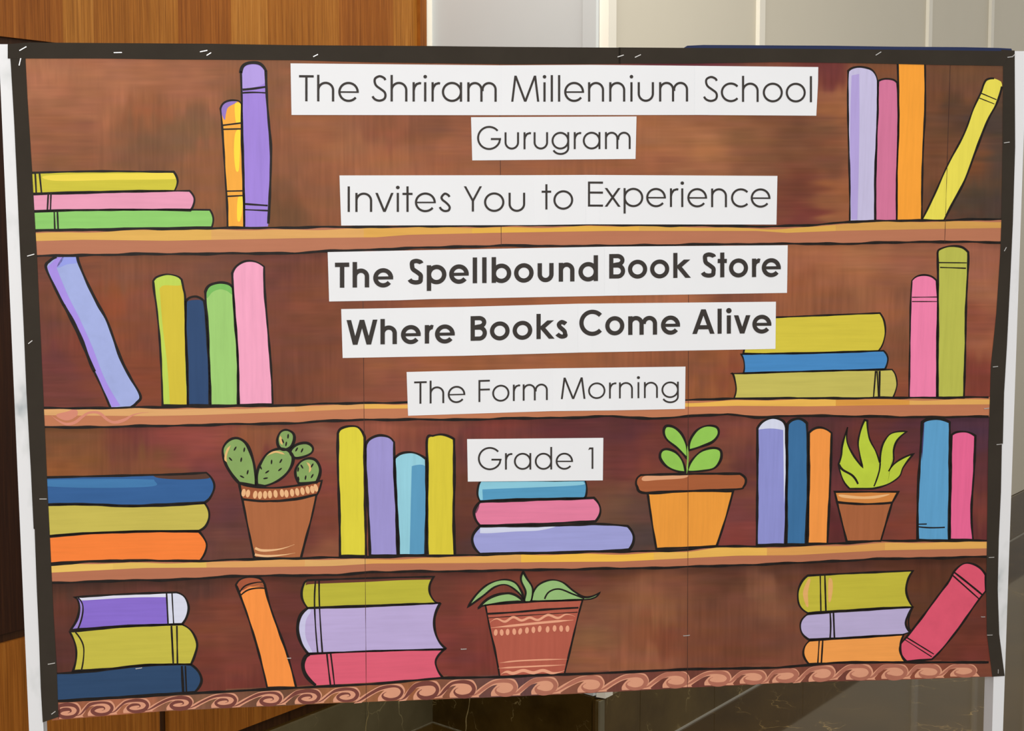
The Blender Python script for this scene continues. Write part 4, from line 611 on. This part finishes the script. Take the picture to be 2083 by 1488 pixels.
    if ch == 'W': w = 1.2; hw = h * 1.05; diag(hw, 1, .335, 0); diag(.335, 0, .6, 1); diag(.6, 1, w - .335, 0); diag(w - hw, 1, w - .335, 0); return w, dg, dg, st, pg
    if ch == 'A': w = .90; hw = h * 1.08; diag(hw, 0, .45, 1); diag(w - hw, 0, .45, 1); st.append([(.20, .27), (.70, .27)]); return w, dg, dg, st, pg
    if ch == 'Y': hw = h * 1.25; diag(hw, 1, .35, .42, .95); diag(.70 - hw, 1, .35, .42, .95); st.append([(.35, 0), (.35, .47)]); return .70, dg, dg, st, pg
    if ch == 'E': st += [[(h, 0), (h, 1)], [(0, 1 - h), (.585, 1 - h)], [(0, .56), (.585, .56)], [(0, h), (.585, h)]]; return .585, sm, .05, st, pg
    if ch == 'F': st += [[(h, 0), (h, 1)], [(0, 1 - h), (.51, 1 - h)], [(0, .56), (.51, .56)]]; return .51, sm, .05, st, pg
    if ch == 'B':
        st.append([(h, 0), (h, 1)]); r1, r2 = (.50 + h * .6 - h) / 2, 0
        st.append([(h, 1 - h), (.33, 1 - h)] + arc(.33, .765 - h * .25, .20, .235 - h * .75, 90, -90, 16) + [(h, .53 + .0)])
        st.append([(h, .53), (.34, .53)] + arc(.34, .265 + h * .5, .64 - .34 - h, .265 - h * .5, 90, -90, 16) + [(h, h)]); return .64, sm, rd, st, pg
    if ch == '1': st.append([(.24 - h, 0), (.24 - h, 1)]); pg.append([(0, .88), (.06, 1.0), (.24 - h, 1.0), (.24 - h, 1 - s), (.10, 1 - s)]); return .24, .1, .1, st, pg
def word(text, x0, x1, y0, y1, cap, bold, parent):
    s = .172 if bold else .083
    gl = []; cur = 0
    for i, ch in enumerate(text):
        w_, a, b, st, pg = glyph(ch, s)
        if i: cur += a
        gl.append((cur, st, pg)); cur += w_
        if i < len(text) - 1: cur += b
    sx = (x1 - x0) / cur; G_ = Geo()
    if abs(sx / cap - 1) > .08: print('WORD', text, 'x-scale', round(sx / cap, 3))
    def m(p, off): X_ = x0 + (p[0] + off) * sx; return P(X_, y0 + (y1 - y0) * (X_ - x0) / (x1 - x0) - p[1] * cap)
    k = 0
    for off, st, pg in gl:
        for p in st:
            q_ = [m(v, off) for v in p]; cl = math.dist(p[0], p[-1]) < 1e-6 and len(p) > 4
            G_.ribbon(q_, s * cap * PX, .0023 + k * .00001, cl); k += 1
        for p in pg:
            q_ = [m(v, off) for v in p]; a = sum(q_[i][0] * q_[(i + 1) % len(q_)][1] - q_[(i + 1) % len(q_)][0] * q_[i][1] for i in range(len(q_)))
            G_.poly(q_ if a > 0 else q_[::-1], .0023 + k * .00001); k += 1
    return G_.build('printed_word', PRINT, parent)
LINES = [
 ('white paper strip with the thin-lettered school name, top of the seven pasted strips', [(591, 129), (805, 131), (1020, 133), (1200, 132), (1412, 134), (1664, 136.5), (1663.5, 170), (1660, 235.5), (1412, 234), (1020, 234.5), (593, 234)], [1020, 1412], 0,
  [('The', 608.3, 729.7, 206, 207, 53), ('Shriram', 756, 1010, 206.5, 207, 53), ('Millennium', 1039.5, 1399, 207, 206.6, 53), ('School', 1429.8, 1651, 207, 208, 52)]),
 ('small white paper strip with the city name, just below the school name', [(958, 238.5), (1294.5, 237), (1292.5, 323.5), (960.5, 326.5)], [], 0, [('Gurugram', 970.3, 1282.3, 304, 303.2, 46.5)]),
 ('white paper strip reading Invites You to Experience in thin letters', [(690.5, 357), (1086, 356.5), (1191, 356), (1400, 357), (1581, 358), (1579, 457), (1191, 456.5), (1086, 458), (694, 459)], [1086, 1191], 0,
  [('Invites', 707, 916.7, 431.2, 431, 52), ('You', 942.8, 1068, 430.5, 430.5, 51.5), ('to', 1101.4, 1165.6, 426.4, 426, 51.5), ('Experience', 1195.6, 1566.5, 420.4, 422, 51)]),
 ('white paper strip reading The Spellbound Book Store in bold letters', [(666.5, 513), (812, 510), (1229, 502), (1602, 499), (1600.5, 596), (1229, 602), (950, 607.5), (880, 608.5), (812, 611), (669.5, 613.5)], [812, 1229], 1,
  [('The', 681.3, 799.6, 585.6, 584, 51), ('Spellbound', 830.7, 1216, 578.8, 571.7, 51.5), ('Book', 1238.6, 1404, 566.9, 565.2, 50), ('Store', 1426.5, 1587.6, 564.6, 563.3, 50.5)]),
 ('white paper strip reading Where Books Come Alive in bold letters', [(694, 629), (942, 624.5), (1175, 618), (1578, 614), (1577, 710), (1175, 717.5), (942, 724), (697, 728.5)], [942, 1175], 1,
  [('Where', 704.8, 924.8, 701.8, 698, 50.6), ('Books', 956.8, 1153.6, 693.6, 688.3, 50.3), ('Come', 1178, 1382.8, 682.6, 680.3, 51), ('Alive', 1407.6, 1568.4, 679.5, 678, 50)]),
 ('white paper strip reading The Form Morning, overlapping the second painted shelf', [(827, 757), (1124, 749.5), (1394, 746), (1393, 832), (1250, 835), (1124, 836.5), (830, 846)], [1124], 0,
  [('The', 842.3, 946.2, 821.6, 819, 45.5), ('Form', 973, 1113.9, 817.9, 813.8, 44.7), ('Morning', 1140.4, 1380.3, 812.1, 809, 43.8)]),
 ('small white paper strip reading Grade 1, lowest of the pasted strips', [(950, 893.5), (1227, 891), (1226, 977.5), (951.5, 980)], [], 0, [('Grade', 971.9, 1165.2, 955.5, 955, 45), ('1', 1196, 1206.6, 953.8, 953.8, 43.5)])]
def clip(poly, x, keep_left):
    out = []
    for i in range(len(poly)):
        a, b = poly[i], poly[(i + 1) % len(poly)]; ia = (a[0] <= x) == keep_left; ib = (b[0] <= x) == keep_left
        if a[0] == x: ia = True
        if b[0] == x: ib = True
        if ia: out.append(a)
        if ia != ib: t = (x - a[0]) / (b[0] - a[0]); out.append((x, a[1] + (b[1] - a[1]) * t))
    return out
for label, poly, cuts, bold, words in LINES:
    t = empty('paper_strip', label, 'paper strip', 'printed white paper strips pasted on the mural')
    xs = [-1e4] + cuts + [1e4]
    for i in range(len(xs) - 1):
        pl = poly
        if i: pl = clip(pl, xs[i], False)
        if i < len(xs) - 2: pl = clip(pl, xs[i + 1], True)
        g = Geo(); zz = .0014 + (.00025 if i % 2 else 0); g.slab([P(*p) for p in pl], zz - .0004, zz); g.build('paper_sheet', WPAPER, t)
        if i: # overlap where the next sheet is glued over
            ys = [interp(sorted([p for p in poly if p[1] < sum(v[1] for v in poly) / len(poly)]), xs[i] + k) for k in (0, 28)]
            yb_ = [interp(sorted([p for p in poly if p[1] >= sum(v[1] for v in poly) / len(poly)]), xs[i] + k) for k in (0, 28)]
            g = Geo(); g.slab([P(xs[i] + .5, ys[0] + .2), P(xs[i] + 28, ys[1] + .2), P(xs[i] + 28, yb_[1] - .3), P(xs[i] + .5, yb_[0] - .3)], .0017, .00185); g.build('overlap_flap', flat('paper_overlap', (237, 239, 243), .6, .2, .01, 8), t)
    for w_ in words: word(*w_, bold, t)
# ------------------------------------------------------------------ staples
ST = [(47, 99, 30, 15), (41, 126, 75, 14), (240, 107, 2, 15), (414.5, 104, 12, 14), (425, 110, 32, 10), (63, 519, 16, 14), (62, 696, 38, 10), (642, 113, 27, 10), (1262, 114, 18, 13), (1297, 114, 25, 13), (1786, 109, 32, 13), (2054, 116, 8, 12), (2061, 113, 40, 7), (2047, 290, 8, 12), (2044, 507, 62, 9),
      (2024, 746, 6, 11), (2006, 831, 6, 11), (2032, 904, 5, 13), (88, 1015, -1, 14), (105, 1350, 8, 14), (109, 1450, 36, 10), (282.7, 1359.5, 8, 13), (588, 1339, 0, 8), (943, 1320.5, 0, 12), (1396, 1293, 3, 14), (1999, 1255, -2, 9), (2012.6, 1292, 0, 12), (2029.6, 1366, 92, 9), (2016, 1134, 2, 12)]
for x, y, a, ln in ST:
    u, v = P(x, y); ca, sa = math.cos(math.radians(a)), math.sin(math.radians(a)); hl = ln / 2 * PX; hw = .75 * PX; vs = []; fs = []
    for (p0, p1, z0, z1) in ((-hl, hl, .0019, .0026), (-hl, -hl + 1.6 * PX, .0004, .0019), (hl - 1.6 * PX, hl, .0004, .0019)):
        n = len(vs)
        for zz in (z0, z1):
            for p_, w_ in ((p0, -hw), (p1, -hw), (p1, hw), (p0, hw)): vs.append((u + p_ * ca - w_ * sa, v + p_ * sa + w_ * ca, zz))
        fs += [[n + k for k in f] for f in ([3, 2, 1, 0], [4, 5, 6, 7], [0, 1, 5, 4], [1, 2, 6, 5], [2, 3, 7, 6], [3, 0, 4, 7])]
    mesh_obj('staple', vs, fs, STEEL, mural)
